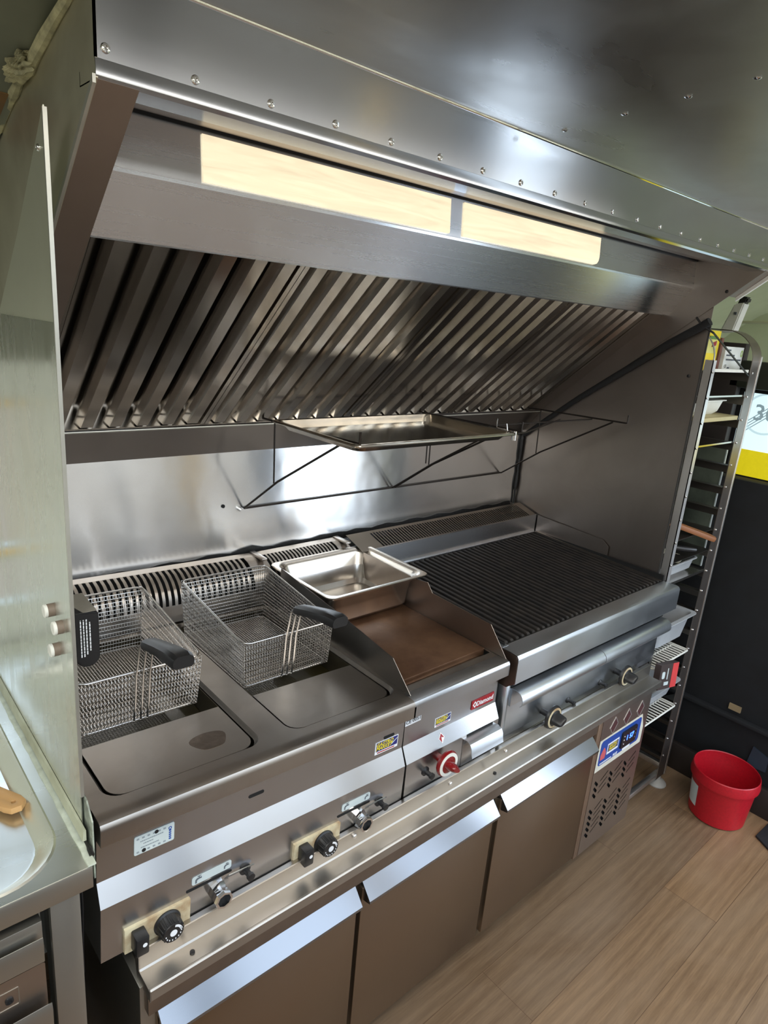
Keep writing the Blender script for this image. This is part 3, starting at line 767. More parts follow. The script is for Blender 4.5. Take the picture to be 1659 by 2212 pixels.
for wi, (a, b) in enumerate(WELLS):
    # rolled rim going down into the well
    t = MB(); prev = None
    bmw = bmesh.new(); loops = []
    for (ins, dz) in ((0, 0), (.0012, -.0010), (.0030, -.0055), (.006, -.0085)):
        pts = rrect(a + ins, b - ins, .050 + ins, .588 - ins, .030 - ins * .5, 6)
        loops.append([bmw.verts.new((p_[0], p_[1], ZT + dz)) for p_ in pts])
    for A, B in zip(loops, loops[1:]):
        for k in range(len(A)): bmw.faces.new((A[k], A[(k + 1) % len(A)], B[(k + 1) % len(A)], B[k]))
    t.join(bmw)
    O('well_rim', t, plain('dull rim steel', (.16, .145, .13), .4, 1.0), fry)
    # drain plate at the front of the well (flat), ends at y = .211
    zd = ZT - .0085
    pl = [(a + .010 + .03 * (1 - math.cos(R_(q_))), .060 + .03 * (1 - math.sin(R_(q_)))) for q_ in range(0, 91, 15)]
    pl2 = [(b - .010 - .03 * (1 - math.cos(R_(q_))), .060 + .03 * (1 - math.sin(R_(q_)))) for q_ in range(90, -1, -15)]
    O('drain_plate', MB().plate([(a + .010, .206), (a + .014, .212)] [::1] + pl + pl2 + [(b - .014, .212), (b - .010, .206)] if False else [(a + .010, .211)] + pl + pl2 + [(b - .010, .211)], [], .0018, frame((0, 0, zd), (1, 0, 0), (0, 1, 0))), S_TOP, fry, 'stained drain plate' if wi == 0 else None)
    if wi == 0:
        O('oil_stain', MB().plate([(.215 + .034 * math.cos(t_) * (1 + .12 * math.sin(3 * t_)), .118 + .028 * math.sin(t_) * (1 + .1 * math.cos(2 * t_))) for t_ in [2 * math.pi * k / 28 for k in range(28)]], [], .0003,
          frame((0, 0, zd + .0011), (1, 0, 0), (0, 1, 0))), steel('stain steel', (.20, .16, .13), .38, .2, scratch=.03, stain=.6, stain_col=(.34, .29, .25), stain_scale=40), fry)
    t = MB()
    x0, x1, y0, y1, zb, th = a + .010, b - .010, .211, .578, .70, .0015
    t.box(x0, x1, y0 - th, y0, zb, zd); t.box(x0, x1, y1, y1 + th, zb, zd); t.box(x0 - th, x0, y0, y1, zb, zd); t.box(x1, x1 + th, y0, y1, zb, zd); t.box(x0, x1, y0, y1, zb - th, zb)
    O('oil_tank', t, plain('oily tank steel', (.10, .085, .055), .4, .8), fry)
    O('oil', MB().box(x0 + .001, x1 - .001, y0 + .001, y1 - .001, zb + .002, .800), OIL, fry, 'dark used frying oil')
    O('fill_cup', MB().plate(rrect(0, .05, 0, .05, .004), [rrect(.002, .048, .002, .048, .003)], .10, frame((b - .012 if wi == 0 else b - .058, .52, .80), (1, 0, 0), (0, 1, 0))), S_TOP, fry)
# rounded louvred flue cover at the back
def arc_pt(s_):   # s in 0..1 along the hump, returns y, z
    pts = [(.590, .862), (.5905, .905), (.594, .925), (.604, .945), (.620, .960), (.640, .970), (.662, .975), (.688, .977)]
    f_ = s_ * (len(pts) - 1); i = min(int(f_), len(pts) - 2); u = f_ - i
    return (pts[i][0] * (1 - u) + pts[i + 1][0] * u, pts[i][1] * (1 - u) + pts[i + 1][1] * u)
def flue(x0, x1, n, par, xs0, xs1):
    # sheet with real slots: bars between slots follow the hump
    t = MB(); N = 14
    def strip(xa, xb, s0, s1):
        prof = [arc_pt(s0 + (s1 - s0) * k / N) for k in range(N + 1)]
        t.sheet(prof, 'x', xa, xb, -.0015)
    strip(x0, x1, 0, .16); strip(x0, x1, .86, 1.0)
    strip(x0, xs0, .16, .86); strip(xs1, x1, .16, .86)
    pit = (xs1 - xs0) / n
    for k in range(n - 1):
        c_ = xs0 + pit * (k + 1); strip(c_ - pit * .24, c_ + pit * .24, .16, .86)
    O('louvred_flue_cover', t, S_TOP, par)
    O('flue_cavity', MB().prism([(.600, .87), (.600, .90), (.61, .925), (.63, .945), (.66, .958), (.688, .962), (.688, .87)], 'x', x0 + .002, x1 - .002), HOLE, par)
flue(XF0 + .004, XF1, 37, fry, XF0 + .02, XF1 - .052)
O('joint_cap', MB().box(XF1 - .018, XF1 - .001, .62, .69, .974, .981, .002), S_TOP, fry)
# controls on the fryer panel
def controls(x):
    F = lambda xx, z, d=.0: frame((xx, .0085 - d, z), (1, 0, 0), (0, 0, 1))
    t = MB(); t.plate(rrect(-.057, .057, -.024, .024, .001), [], .006, F(x + .095, .6095, .003)); O('switch_plate', t, CREAM, fry, 'stained cream switch plate')
    O('rocker_switch', MB().box(x + .048, x + .070, -.022, .004, .592, .628, .003), BLACK, fry)
    O('status_dot', MB().cyl((x + .062, -.0225, .613), (x + .062, -.0215, .613), .0038), WHITEP, fry)
    t = MB(); 
    prof = [(.0235, 0), (.0235, .004), (.0205, .006), (.0185, .026), (.0175, .028), (0, .028)]
    t.lathe(prof, (x + .110, .004, .6085), (0, -1, 0), 36)
    for k in range(18):
        a_ = 2 * math.pi * k / 18; cx, cz_ = x + .110 + .0196 * math.cos(a_), .6085 + .0196 * math.sin(a_)
        t.tube([(cx, -.002, cz_), (cx - .0012 * math.cos(a_), -.022, cz_ - .0012 * math.sin(a_))], .0014, 6)
    kb = O('thermostat_knob', t, BLACK, fry)
    t = MB(); FR2 = frame((x + .110, -.0243, .6085), (1, 0, 0), (0, 0, 1))
    t.plate(ringp(.0062), [], .0006, FR2)
    for k in range(9):
        a_ = R_(-170 + k * 24); t.plate([( .0135 * math.cos(a_) - .0008, .0135 * math.sin(a_) - .0012), (.0135 * math.cos(a_) + .0008, .0135 * math.sin(a_) - .0012), (.0135 * math.cos(a_) + .0008, .0135 * math.sin(a_) + .0012), (.0135 * math.cos(a_) - .0008, .0135 * math.sin(a_) + .0012)], [], .0006, FR2)
    arc = [(.0155 * math.cos(R_(q_)), .0155 * math.sin(R_(q_))) for q_ in range(10, 81, 10)] + [(.0115 * math.cos(R_(q_)), .0115 * math.sin(R_(q_))) for q_ in range(80, 9, -10)]
    t.plate(arc, [], .0006, FR2)
    O('scale_print', t, WHITEP, kb)
    # drain tap with its lever slot
    O('lever_slot', MB().plate(slot(0, 0, .088, .005, 0), [], .0008, F(x + .19, .6445, .0006)), HOLE, fry)
    t = MB(); t.lathe([(.017, 0), (.0175, .008), (.0165, .016), (.0165, .024), (.0175, .026), (.0165, .032), (.0125, .032), (.0115, .020), (0, .020)], (x + .205, .010, .6175), (0, -1, 0), 8); t_ = t
    O('drain_tap', t_, S_CHROME, fry)
    O('tap_bore', MB().cyl((x + .205, -.0105, .6175), (x + .205, -.0100, .6175), .0112), HOLE, fry)
    t = MB(); t.plate([(-.008, .010), (.008, .010), (.011, -.004), (.006, -.014), (-.006, -.014), (-.011, -.004)], [], .0018, frame((x + .210, -.004, .6385), (1, 0, 0), (0, -.35, 1)))
    O('tap_tab', t, S_FRONT, fry)
    t = MB(); t.plate([(0, .006), (.050, -.002), (.056, -.005), (.054, -.009), (.010, -.006), (-.006, -.004)], [], .0018, frame((x + .222, .0, .6435), (1, 0, 0), (0, -.6, 1)))
    O('tap_lever', t, S_FRONT, fry)
    t = MB(); t.lathe([(.0115, 0), (.0115, .003), (.006, .006), (.0055, .018), (.0075, .020), (.0075, .026), (0, .027)], (x + .262, .010, .631), (0, -1, 0), 20)
    O('igniter_button', t, BLACK, fry)
    O('symbol_plate', MB().plate(rrect(-.038, .038, -.0085, .0085, .004), [], .0008, F(x + .194, .661, .0008)), LABELP, fry)
    t = MB()
    for s_, xx in ((1, -.026), (.8, .028)):
        F3 = F(x + .194 + xx, .661, .0014)
        def put(*pts): t.plate([(a_ * s_, b_ * s_) for a_, b_ in pts], [], .0005, F3)
        put((-.006, -.006), (-.003, -.006), (-.003, -.001), (.000, .001), (.006, .001), (.006, .004), (-.003, .004), (-.006, .001))
        put((.0005, .004), (.002, .004), (.002, .007), (.0005, .007)); put((-.002, .0065), (.005, .0065), (.005, .0078), (-.002, .0078))
    O('tap_symbols', t, GREYP, fry)
controls(-.022); controls(.308)
PF = lambda x, z, d=.0: frame((x, .0262 - d, z), (1, 0, 0), (0, 0, 1))
for x, z, l in ((.266, .7715, .033), (.595, .775, .031)):
    O('panel_slot', MB().plate(slot(x, z, l, .0075, 0), [], .0006, frame((0, .0259, 0), (1, 0, 0), (0, 0, 1))), HOLE, fry)
# maintenance label (illegible small print kept as plain lines)
O('service_label', MB().plate(rrect(-.034, .034, -.018, .018, .003), [], .0008, PF(.073, .770, .0008)), LABELP, fry)
t = MB(); F4 = PF(.073, .770, .0014)
for (x, z, w_, h_) in ((-.006, .006, .018, .0018), (-.012, .0005, .007, .0016), (-.008, -.006, .015, .0018)):
    xx = x - w_
    while xx < x + w_: 
        l = random.uniform(.0012, .0035); t.plate(rrect(xx, xx + l, z - h_ / 2, z + h_ / 2, .0002, 1), [], .0005, F4); xx += l + .0007
for k in range(6):
    t.plate(rrect(-.030 + k * .009, -.026 + k * .009, .011, .014, .0003, 1), [], .0005, F4); t.plate(rrect(-.030 + k * .009, -.026 + k * .009, -.0145, -.0115, .0003, 1), [], .0005, F4)
O('small_print', t, plain('pale grey print', srgb(140, 150, 156), .6), fry)
t = MB(); t.plate([(.0035 * a_ + .003, .0035 * b_ + .0128) for a_, b_ in ringp(1.0)], [], .0006, F4); t.plate([(.0035 * a_ - .018, .0035 * b_ - .0130) for a_, b_ in ringp(1.0)], [], .0006, F4)
O('punched_dots', t, INK, fry)
t = MB(); t.plate([(.003 * a_ + .0265, .003 * b_ + .009) for a_, b_ in ringp(1.0)], [[(.0018 * a_ + .0265, .0018 * b_ + .009) for a_, b_ in ringp(1.0)]], .0006, F4)
for k in range(5): t.plate(rrect(.0245, .0285, .003 - k * .004, .0055 - k * .004, .0003, 1), [], .0006, F4)
O('blue_print', t, BLUE, fry)
def shop_sticker(par, x, z, w_, h_, lay):
    O('shop_sticker', MB().plate(rrect(-w_ / 2, w_ / 2, -h_ / 2, h_ / 2, .0008), [], .0006, lay(x, z, .0007)), WHITEP, par)
    O('shop_sticker_field', MB().plate(rrect(-w_ * .46, w_ * .47, -h_ * .26, h_ * .45, .0006), [], .0005, lay(x, z, .0011)), NAVY, par)
    text('GASTRO', h_ * .40, YELLOW, par, lay(x - w_ * .10, z + h_ * .25, .0015), bold=.03, shear=.2, sx=1.05)
    text('MARKET', h_ * .40, YELLOW, par, lay(x - w_ * .12, z - h_ * .05, .0015), bold=.03, shear=.2, sx=1.0)
    O('red_print', MB().plate(rrect(-w_ * .40, w_ * .36, -h_ * .42, -h_ * .34, .0003, 1), [], .0005, lay(x, z, .0011)), RED, par)
    O('silver_swoosh', MB().plate([(w_ * .22, -h_ * .1), (w_ * .46, h_ * .25), (w_ * .46, h_ * .31), (w_ * .20, -h_ * .02)], [], .0004, lay(x, z, .0015)), LABELP, par)
shop_sticker(fry, .590, .7555, .066, .030, PF)

# fryer baskets -------------------------------------------------------------
def basket(x0, x1, y0, y1, H, z0, label):
    """z0 = rim height at the front; basket built level and then pitched"""
    root = E('fryer_basket', ((x0 + x1) / 2, y0, z0), label, 'fryer basket', 'fryer baskets')
    P = .0064; r = .00078; SL = .12
    def ring(ins, z, rr=.0006, rc=.018):
        return [(p_[0], p_[1], z + (SL * (p_[1] - y0) if ins == 0 else 0)) for p_ in rrect(x0 + ins, x1 - ins, y0 + ins, y1 - ins, rc, 4)]
    O('rim', MB().tube(ring(0, z0), .0021, 8, True), S_WIRE, root)
    O('base_ring', MB().tube(ring(.006, z0 - H), .0017, 8, True), S_WIRE, root)
    t = MB(); nz = int(H / P)
    bm_ = t.bm
    def wire(a, b, zz=0.0, nrm=None, n=1):
        # cheap 3-sided wire
        a, b = Vector(a), Vector(b); d = (b - a).normalized(); u = d.orthogonal().normalized(); w = d.cross(u)
        ra = [bm_.verts.new(a + (u * math.cos(k * 2.0944) + w * math.sin(k * 2.0944)) * r) for k in range(3)]
        rb = [bm_.verts.new(b + (u * math.cos(k * 2.0944) + w * math.sin(k * 2.0944)) * r) for k in range(3)]
        for k in range(3): bm_.faces.new((ra[k], ra[(k + 1) % 3], rb[(k + 1) % 3], rb[k]))
    def ring_at(s_):    # s_ 0 top .. 1 bottom
        return x0 + .006 * s_, x1 - .006 * s_, y0 + .002 * s_, y1 - .010 * s_, z0 - H * s_
    zz = lambda s_, y: z0 - H * s_ + SL * (y - y0) * (1 - s_)
    for k in range(nz + 1):
        a, b, c, d, z = ring_at(k / nz); o_ = .0006
        f_ = k / nz; c1_, d1_ = (c, zz(f_, c)), (d, zz(f_, d)); wire((a, *c1_), (b, *c1_)); wire((b, *c1_), (b, *d1_)); wire((b, *d1_), (a, *d1_)); wire((a, *d1_), (a, *c1_))
    def wavy(pa, pb, nrm):
        m_ = nz * 2; pa, pb, nrm = Vector(pa), Vector(pb), Vector(nrm); prev = pa
        for k in range(1, nz + 1):
            cur = pa.lerp(pb, k / nz) + nrm * (.0009 * (1 if k % 2 else -1)); wire(prev, cur); prev = cur
    nx = int((x1 - x0) / P); ny = int((y1 - y0) / P)
    at, bt, ct, dt, zt_ = ring_at(0); ab, bb_, cb, db, zb_ = ring_at(1)
    for k in range(nx + 1):
        u = k / nx
        wavy((at + (bt - at) * u, ct, zz(0, ct)), (ab + (bb_ - ab) * u, cb, zb_), (0, 1, 0)); wavy((at + (bt - at) * u, dt, zz(0, dt)), (ab + (bb_ - ab) * u, db, zb_), (0, 1, 0))
        wire((ab + (bb_ - ab) * u, cb, zb_), (ab + (bb_ - ab) * u, db, zb_))
    for k in range(ny + 1):
        u = k / ny
        yt_ = ct + (dt - ct) * u; wavy((at, yt_, zz(0, yt_)), (ab, cb + (db - cb) * u, zb_), (1, 0, 0)); wavy((bt, yt_, zz(0, yt_)), (bb_, cb + (db - cb) * u, zb_), (1, 0, 0))
        wire((ab, cb + (db - cb) * u, zb_), (bb_, cb + (db - cb) * u, zb_))
    O('wire_mesh', t, S_WIRE, root)
    t = MB(); xm = x0 + (x1 - x0) * .49
    for dx in (-.013, 0, .013):
        t.tube([(xm + dx, y0 + .004, z0 - H - .002), (xm + dx, y0 - .003, z0 - H * .6), (xm + dx, y0 - .006, z0 - .005), (xm + dx, y0 - .014, z0 + .03), (xm + dx, y0 - .020, z0 + .060), (xm + dx * .9, y0 - .026, z0 + .068), (xm + dx * .6, y0 - .045, z0 + .074)], .0021, 8)
    hd = O('handle_rods', t, S_WIRE, root)
    t = MB()
    prof = [(-.0155, -.007), (-.012, -.0095), (.012, -.0095), (.0155, -.007), (.0165, 0), (.0145, .006), (.009, .0095), (-.009, .0095), (-.0145, .006), (-.0165, 0)]
    secs = [(-.026, .85, .068), (-.034, 1.0, .070), (-.080, 1.08, .082), (-.125, 1.2, .092), (-.160, 1.3, .097), (-.172, 1.15, .097)]
    bmh = bmesh.new(); rg = []
    for (dy, s_, dz) in secs: rg.append([bmh.verts.new((xm + a_ * s_, y0 + dy, z0 + dz + b_ * s_)) for a_, b_ in prof])
    for A, B in zip(rg, rg[1:]):
        for k in range(len(A)): bmh.faces.new((A[k], A[(k + 1) % len(A)], B[(k + 1) % len(A)], B[k]))
    bmh.faces.new(rg[0]); bmh.faces.new(rg[-1][::-1]); bmesh.ops.recalc_face_normals(bmh, faces=bmh.faces[:])
    t.join(bmh); O('grip', t, BLACK, root, 'black plastic grip')
    return root
b1 = basket(.033, .268, .240, .540, .106, .976, 'wire fryer basket over the left basin, its black grip pointing at the viewer')
b1.rotation_euler = (0, R_(1.9), 0)
b2 = basket(.366, .598, .244, .545, .104, .962, 'wire fryer basket over the right basin beside the griddle')
b2.rotation_euler = (0, R_(1.0), 0)
fry.rotation_euler = (0, TILT, 0)

# ================================================================== GRIDDLE
GX0, GX1 = .645, .971
gr = E('griddle', (.81, .3, .60), 'countertop griddle with a rusty brown plate between fryer and grill', 'griddle')
body_front(GX0, GX1, .604, S_FRONT, gr, .040)
O('housing', MB().box(GX0 + .006, GX1 - .008, .05, .68, .579, .82), S_CAB, gr)
O('top_deck', MB().plate([(GX0, .038), (GX1, .038), (GX1, .60), (GX0, .60)], [rrect(.668, .962, .058, .58, .004)], .0016, frame((0, 0, ZT - .0008), (1, 0, 0), (0, 1, 0))), S_TOP, gr)
O('trough', MB().box(.666, .964, .054, .60, .835, .842), S_TOP, gr)
O('plate', MB().box(.684, .9655, .080, .60, .842, .8595, .0015), RUST, gr, 'brown seasoned griddle plate')
O('left_guard', MB().prism([(.024, .858), (.090, .920), (.255, .943), (.55, .975), (.55, .858)], 'x', .6525, .6540), steel('dark guard steel', (.20, .19, .18), .34, .3, tangent=(0, 1, 0), stain=.2), gr, 'dark greasy splash guard')
O('right_guard', MB().prism([(.012, .8585), (.072, .928), (.281, .934), (.303, .958), (.345, .951), (.58, .955), (.58, .8585)], 'x', .9675, .9690), S_SIDE, gr)
flue(GX0 + .002, GX1 - .02, 20, gr, GX0 + .016, GX1 - .065)
O('joint_cap', MB().box(GX1 - .042, GX1 - .022, .62, .69, .974, .980, .002), S_TOP, gr)
GF = PF
O('brand_plate', MB().plate([(-.0415, -.0115), (.042, -.0125), (.042, .0125), (-.0415, .0125)], [], .0012, GF(.914, .753, .0012)), RED, gr)
text('Diamond', .0185, WHITEP, gr, GF(.922, .7525, .0021), bold=.02, sx=.92)
t = MB(); F5 = GF(.884, .7535, .0021)
t.plate([(-.008, 0), (0, -.009), (.006, -.003), (.006, .003), (0, .009)], [[(-.004, 0), (0, -.005), (.003, -.002), (.003, .002), (0, .005)]], .0005, F5)
O('brand_mark', t, WHITEP, gr)
O('ce_label', MB().plate(rrect(-.025, .024, -.0075, .0075, .001), [], .0006, GF(.672, .7885, .0006)), WHITEP, gr)
text('CE 0051', .0135, INK, gr, GF(.672, .7895, .0012))
shop_sticker(gr, .772, .7525, .054, .024, GF)
# the small emblem on the sloping band
sl = (Vector((0, .010, .692)) - Vector((0, .0262, .730))).normalized()
FS = frame((.765, .0181 - .001, .7108), (1, 0, 0), -sl)
O('diamond_emblem', MB().plate([(-.010, 0), (0, -.013), (.010, 0), (0, .013)], [], .0008, FS), WHITEP, gr)
t = MB(); FS2 = frame((.765, .0181 - .0017, .7108), (1, 0, 0), -sl)
t.plate([(-.008, 0), (-.001, -.010), (-.0005, .0105)], [], .0005, FS2); t.plate([(.0, .002), (.008, .0), (.0, .0105)], [], .0005, FS2)
O('emblem_fill', t, RED, gr)
# red gas knob
kx, kz = .756, .665
kb = O('gas_knob', MB().lathe([(.028, .020), (.031, .021), (.0325, .026), (.031, .031), (.021, .0325), (.0185, .034), (0, .034), (0, .020)], (kx, .010, kz), (0, -1, 0), 40).cyl((kx, .010, kz), (kx, -.012, kz), .010), REDK, gr, 'glossy red gas knob')
O('scale_ring', MB().lathe([(.0295, .0312), (.0295, .0324), (.0215, .0330), (.0215, .0312)], (kx, .010, kz), (0, -1, 0), 40), WHITE, kb)
t = MB(); bmk = bmesh.new(); rg = []
for (d, w_, l_) in ((.030, .013, .021), (.042, .0105, .020), (.053, .0085, .0175), (.058, .005, .013)):
    rg.append([bmk.verts.new((kx + l_ * math.cos(a_) * math.cos(.6) - w_ * math.sin(a_) * math.sin(.6), .010 - d, kz - (l_ * math.cos(a_) * math.sin(.6) + w_ * math.sin(a_) * math.cos(.6)))) for a_ in [2 * math.pi * k / 16 for k in range(16)]])
for A, B in zip(rg, rg[1:]):
    for k in range(16): bmk.faces.new((A[k], A[(k + 1) % 16], B[(k + 1) % 16], B[k]))
bmk.faces.new(rg[-1]); bmesh.ops.recalc_face_normals(bmk, faces=bmk.faces[:]); t.join(bmk)
O('grip', t, REDK, kb)
O('igniter_button', MB().lathe([(.0115, 0), (.0115, .003), (.006, .006), (.0055, .018), (.0075, .020), (.0075, .026), (0, .027)], (.7115, .010, .648), (0, -1, 0), 20), BLACK, gr)
# grease drawer with curved grip
dw = O('grease_drawer', MB().box(.836, .949, .0065, .012, .607, .684, .0008), S_FRONT, gr)
gp = [(.010, .6845), (-.006, .6865), (-.016, .682), (-.0215, .673), (-.0235, .660), (-.0265, .650)]
O('grip', MB().sheet(gp, 'x', .833, .951, -.0015), S_GRILLF, dw, 'curved steel grip')
O('drawer_gap', MB().box(.848, .945, .0078, .0098, .6865, .6915), HOLE, gr)

# ================================================================== GRILL
LX0, LX1 = .984, 1.846
gl = E('charcoal_style_gas_grill', (1.4, .3, .60), 'large gas grill with dark ribbed cast iron grates beside the right panel', 'grill')
gl.name = 'gas_grill'
ZG = .873
lp = [(.046, ZG - .001), (.002, ZG), (-.008, ZG - .0025), (-.0125, ZG - .009), (-.013, ZG - .014), (-.013, .794), (-.010, .7905), (.035, .7905)]
O('front_lip', MB().sheet(lp, 'x', LX0 + .0015, LX1, .0018), S_GRILLF, gl)
O('lip_end', MB().prism([(.045, ZG - .003), (.003, ZG - .003), (-.0065, ZG - .005), (-.0105, ZG - .0105), (-.0112, .7935), (.012, .775), (.035, .775), (.045, .80)], 'x', LX0 - .0005, LX0 + .0015), plain('dark brown steel edge', (.11, .075, .06), .35, .8), gl)
O('housing', MB().box(LX0 + .012, LX1 - .002, .032, .68, .579, .84), S_GRILLF, gl)
cp = O('control_panel', MB().box(LX0 + .018, LX1 - .002, .026, .030, .604, .786, .001), S_GRILLF, gl)
O('painted_gap_shade', MB().box(LX0 + .03, LX1 - .002, .0235, .0262, .752, .789), HOLE, gl)  # black strip painted in for the shade between lip and pulls
O('left_post', MB().box(LX0 + .001, LX0 + .018, .010, .040, .604, .775, .002), S_GRILLF, gl)
for a, b in ((1.022, 1.4195), (1.4225, 1.828)):
    dq = O('drip_drawer', MB().box(a + .002, b - .002, .018, .0262, .700, .752, .001), S_GRILLF, gl)
    O('grip', MB().sheet([(.020, .7530), (.004, .7540), (-.008, .750), (-.0155, .742), (-.018, .731), (-.0165, .7215), (-.012, .716)], 'x', a, b, -.0018), S_GRILLF, dq, 'rounded steel pull')
def blackknob(x, z, ang):
    kb = O('gas_knob', MB().lathe([(.031, .024), (.034, .0245), (.0352, .028), (.0335, .033), (.021, .0345), (.0175, .036), (0, .036), (0, .022)], (x, .016, z), (0, -1, 0), 36).cyl((x, .026, z), (x, -.008, z), .009), BLACK, gl)
    O('scale_ring', MB().lathe([(.0300, .0332), (.0300, .0346), (.0240, .0352), (.0240, .0332)], (x, .016, z), (0, -1, 0), 36), CREAM, kb)
    t = MB(); bmk = bmesh.new(); rg = []
    for (d, w_, l_) in ((.034, .015, .021), (.044, .0105, .0205), (.060, .0090, .018), (.064, .006, .014)):
        rg.append([bmk.verts.new((x + l_ * math.cos(a_) * math.cos(ang) - w_ * math.sin(a_) * math.sin(ang), .016 - d, z + (l_ * math.cos(a_) * math.sin(ang) + w_ * math.sin(a_) * math.cos(ang)))) for a_ in [2 * math.pi * k / 16 for k in range(16)]])
    for A, B in zip(rg, rg[1:]):
        for k in range(16): bmk.faces.new((A[k], A[(k + 1) % 16], B[(k + 1) % 16], B[k]))
    bmk.faces.new(rg[-1]); bmesh.ops.recalc_face_normals(bmk, faces=bmk.faces[:]); t.join(bmk)
    O('grip', t, BLACK, kb)
KN = [(1.192, .623), (1.580, .627)]
for x, z in KN: blackknob(x, z, .5)
for x, z in ((1.322, .612), (1.497, .612)):
    O('igniter_button', MB().lathe([(.0095, 0), (.0095, .003), (.0055, .006), (.005, .018), (.0065, .020), (.0065, .025), (0, .026)], (x, .026, z), (0, -1, 0), 18), BLACK, gl)
O('rivet', rivet_mb((1.60, .026, .690), (0, -1, 0), .5), S_CHROME, gl)
# firebox walls and grate
t = MB()
t.box(1.000, LX1 - .004, .046, .050, .80, ZG - .002); t.box(1.000, 1.004, .046, .575, .80, .876); t.box(LX1 - .006, LX1 - .003, .046, .575, .80, .893); t.box(1.0, LX1 - .004, .046, .58, .80, .803)
O('firebox', t, HOLE, gl)
O('rim_strip', MB().box(LX0 + .002, 1.010, .040, .575, ZG - .004, ZG - .0005), S_GRILLF, gl)
O('rim_strip', MB().prism([(.050, ZG - .001), (.575, .893), (.575, .895), (.050, ZG + .001)], 'x', LX1 - .014, LX1 - .001), S_SIDE, gl)
NB = 36
for k in range(NB):
    x = 1.018 + (LX1 - .022 - 1.018) * k / (NB - 1)
    t = MB(); w_ = .0062
    t.prism([(.052, .858), (.052, .8715), (.056, .8745), (.565, .8935), (.565, .878)], 'x', x - w_, x + w_, .0012)
    O('grate_bar', t, IRON, gl)
O('cross_bar', MB().box(1.01, LX1 - .012, .053, .058, .852, .866), IRON, gl)
O('cross_bar', MB().box(1.01, LX1 - .012, .30, .308, .850, .864), IRON, gl)
# backsplash and flue grille
BX0 = 1.0
O('back_splash', MB().sheet([(.565, .895), (.580, .893), (.580, .957), (.583, .9585)], 'x', BX0, LX1 - .003, .0015), S_FRONT, gl)
t = MB(); zf = lambda y: .957 + (y - .580) * .30
fs = []
nsl = 62
for k in range(nsl):
    x = 1.056 + k * (1.80 - 1.056) / (nsl - 1); fs.append([(x - .0038, .006), (x + .0038, .006), (x + .0038, .080), (x - .0038, .080)])
t.plate([(BX0 - .035, 0), (LX1 - .004, 0), (LX1 - .004, .092), (BX0 - .035, .092)], fs, .0015, frame((0, .580, .957), (1, 0, 0), (0, .958, .287)))
O('flue_grille', t, steel('flue steel', (.30, .265, .23), .34, .3, stain=.4), gl)
O('flue_cavity', MB().box(1.03, LX1 - .006, .588, .66, .90, .952), HOLE, gl)
O('right_guard', MB().prism([(.575, .893), (.575, .957), (.290, .945), (.262, .925), (.262, .884)], 'x', LX1 - .0035, LX1 - .002), S_SIDE, gl)

# ================================================================== STEEL PAN ON THE GRIDDLE
def gn_pan(name, x0, x1, y0, y1, z, depth, label, mat, cat='pan', th=.0012):
    root = E(name, ((x0 + x1) / 2, (y0 + y1) / 2, z - depth), label, cat)
    bmv = bmesh.new(); loops = []
    secs = [(.001, -.005, .018), (0, -.001, .018), (.0015, .0004, .018), (.010, .0004, .030), (.013, -.001, .033), (.015, -.004, .034), (.019, -.012, .034), (.026, -depth * .45, .034), (.0265, -depth * .46, .034), (.029, -depth + .012, .032), (.040, -depth, .026)]
    for ins, dz, rr in secs:
        e_ = 0 if dz > -.003 else min(1, .35 + abs(dz) / depth)
        pts = rrect(x0 + ins, x1 - ins - .012 * e_, y0 + ins, y1 - ins - .008 * e_, rr, 7)
        loops.append([bmv.verts.new((p_[0], p_[1], z + dz)) for p_ in pts])
    for A, B in zip(loops, loops[1:]):
        for k in range(len(A)): bmv.faces.new((A[k], A[(k + 1) % len(A)], B[(k + 1) % len(A)], B[k]))
    bmv.faces.new(loops[-1])
    bmesh.ops.recalc_face_normals(bmv, faces=bmv.faces[:])
    # inner skin
    t = MB(); t.join(bmv)
    O('body', t, mat, root)
    return root
pan = gn_pan('gastronorm_pan', .660, 1.010, .337, .624, .962, .098, 'empty deep steel pan standing on the back of the griddle', S_PAN)

# ================================================================== WIRE SHELF AND TRAY ON THE WALL
ws = E('wire_wall_shelf', (1.18, .70, 1.108), 'folding dark wire shelf bracketed to the splashback above the griddle', 'wire shelf')
O('wall_rail', MB().tube([(.622, .699, 1.108), (1.738, .699, 1.109)], .0030, 8), DARKWIRE, ws)
O('wall_rail', MB().tube([(.614, .560, 1.3745), (1.738, .560, 1.3705)], .0030, 8), DARKWIRE, ws)
for i, x in enumerate((.622, 1.184, 1.738)):
    t = MB()
    t.tube([(x, .640, 1.372), (x, .60, 1.372), (x, .226, 1.380), (x, .221, 1.381), (x, .2205, 1.406)], .0028, 8)      # top arm with turned-up tip
    t.tube([(x, .699, 1.108), (x, .536, 1.222), (x, .272, 1.375)], .0030, 8)     # brace
    t.tube([(x, .553, 1.214), (x, .558, 1.371)], .0022, 8)
    if i == 1: t.tube([(x - .014, .695, 1.110), (x - .006, .54, 1.220), (x - .012, .35, 1.335)], .0026, 8); t.tube([(x - .014, .553, 1.222), (x - .014, .557, 1.371)], .0022, 8)
    O('bracket', t, DARKWIRE, ws)
O('front_rod', MB().tube([(.622, .350, 1.3745), (1.738, .350, 1.3725)], .0024, 8), DARKWIRE, ws)
O('anchor', MB().cyl((.612, .7035, 1.105), (.612, .690, 1.105), .006), S_WALL, ws)
O('anchor', MB().cyl((.560, .7035, 1.120), (.560, .7015, 1.120), .005), BLACK_M, ws)
clip = E('hook_clip', (1.075, .20, 1.36), 'small bright steel hook clipped to the right end of the tray shelf', 'hook')
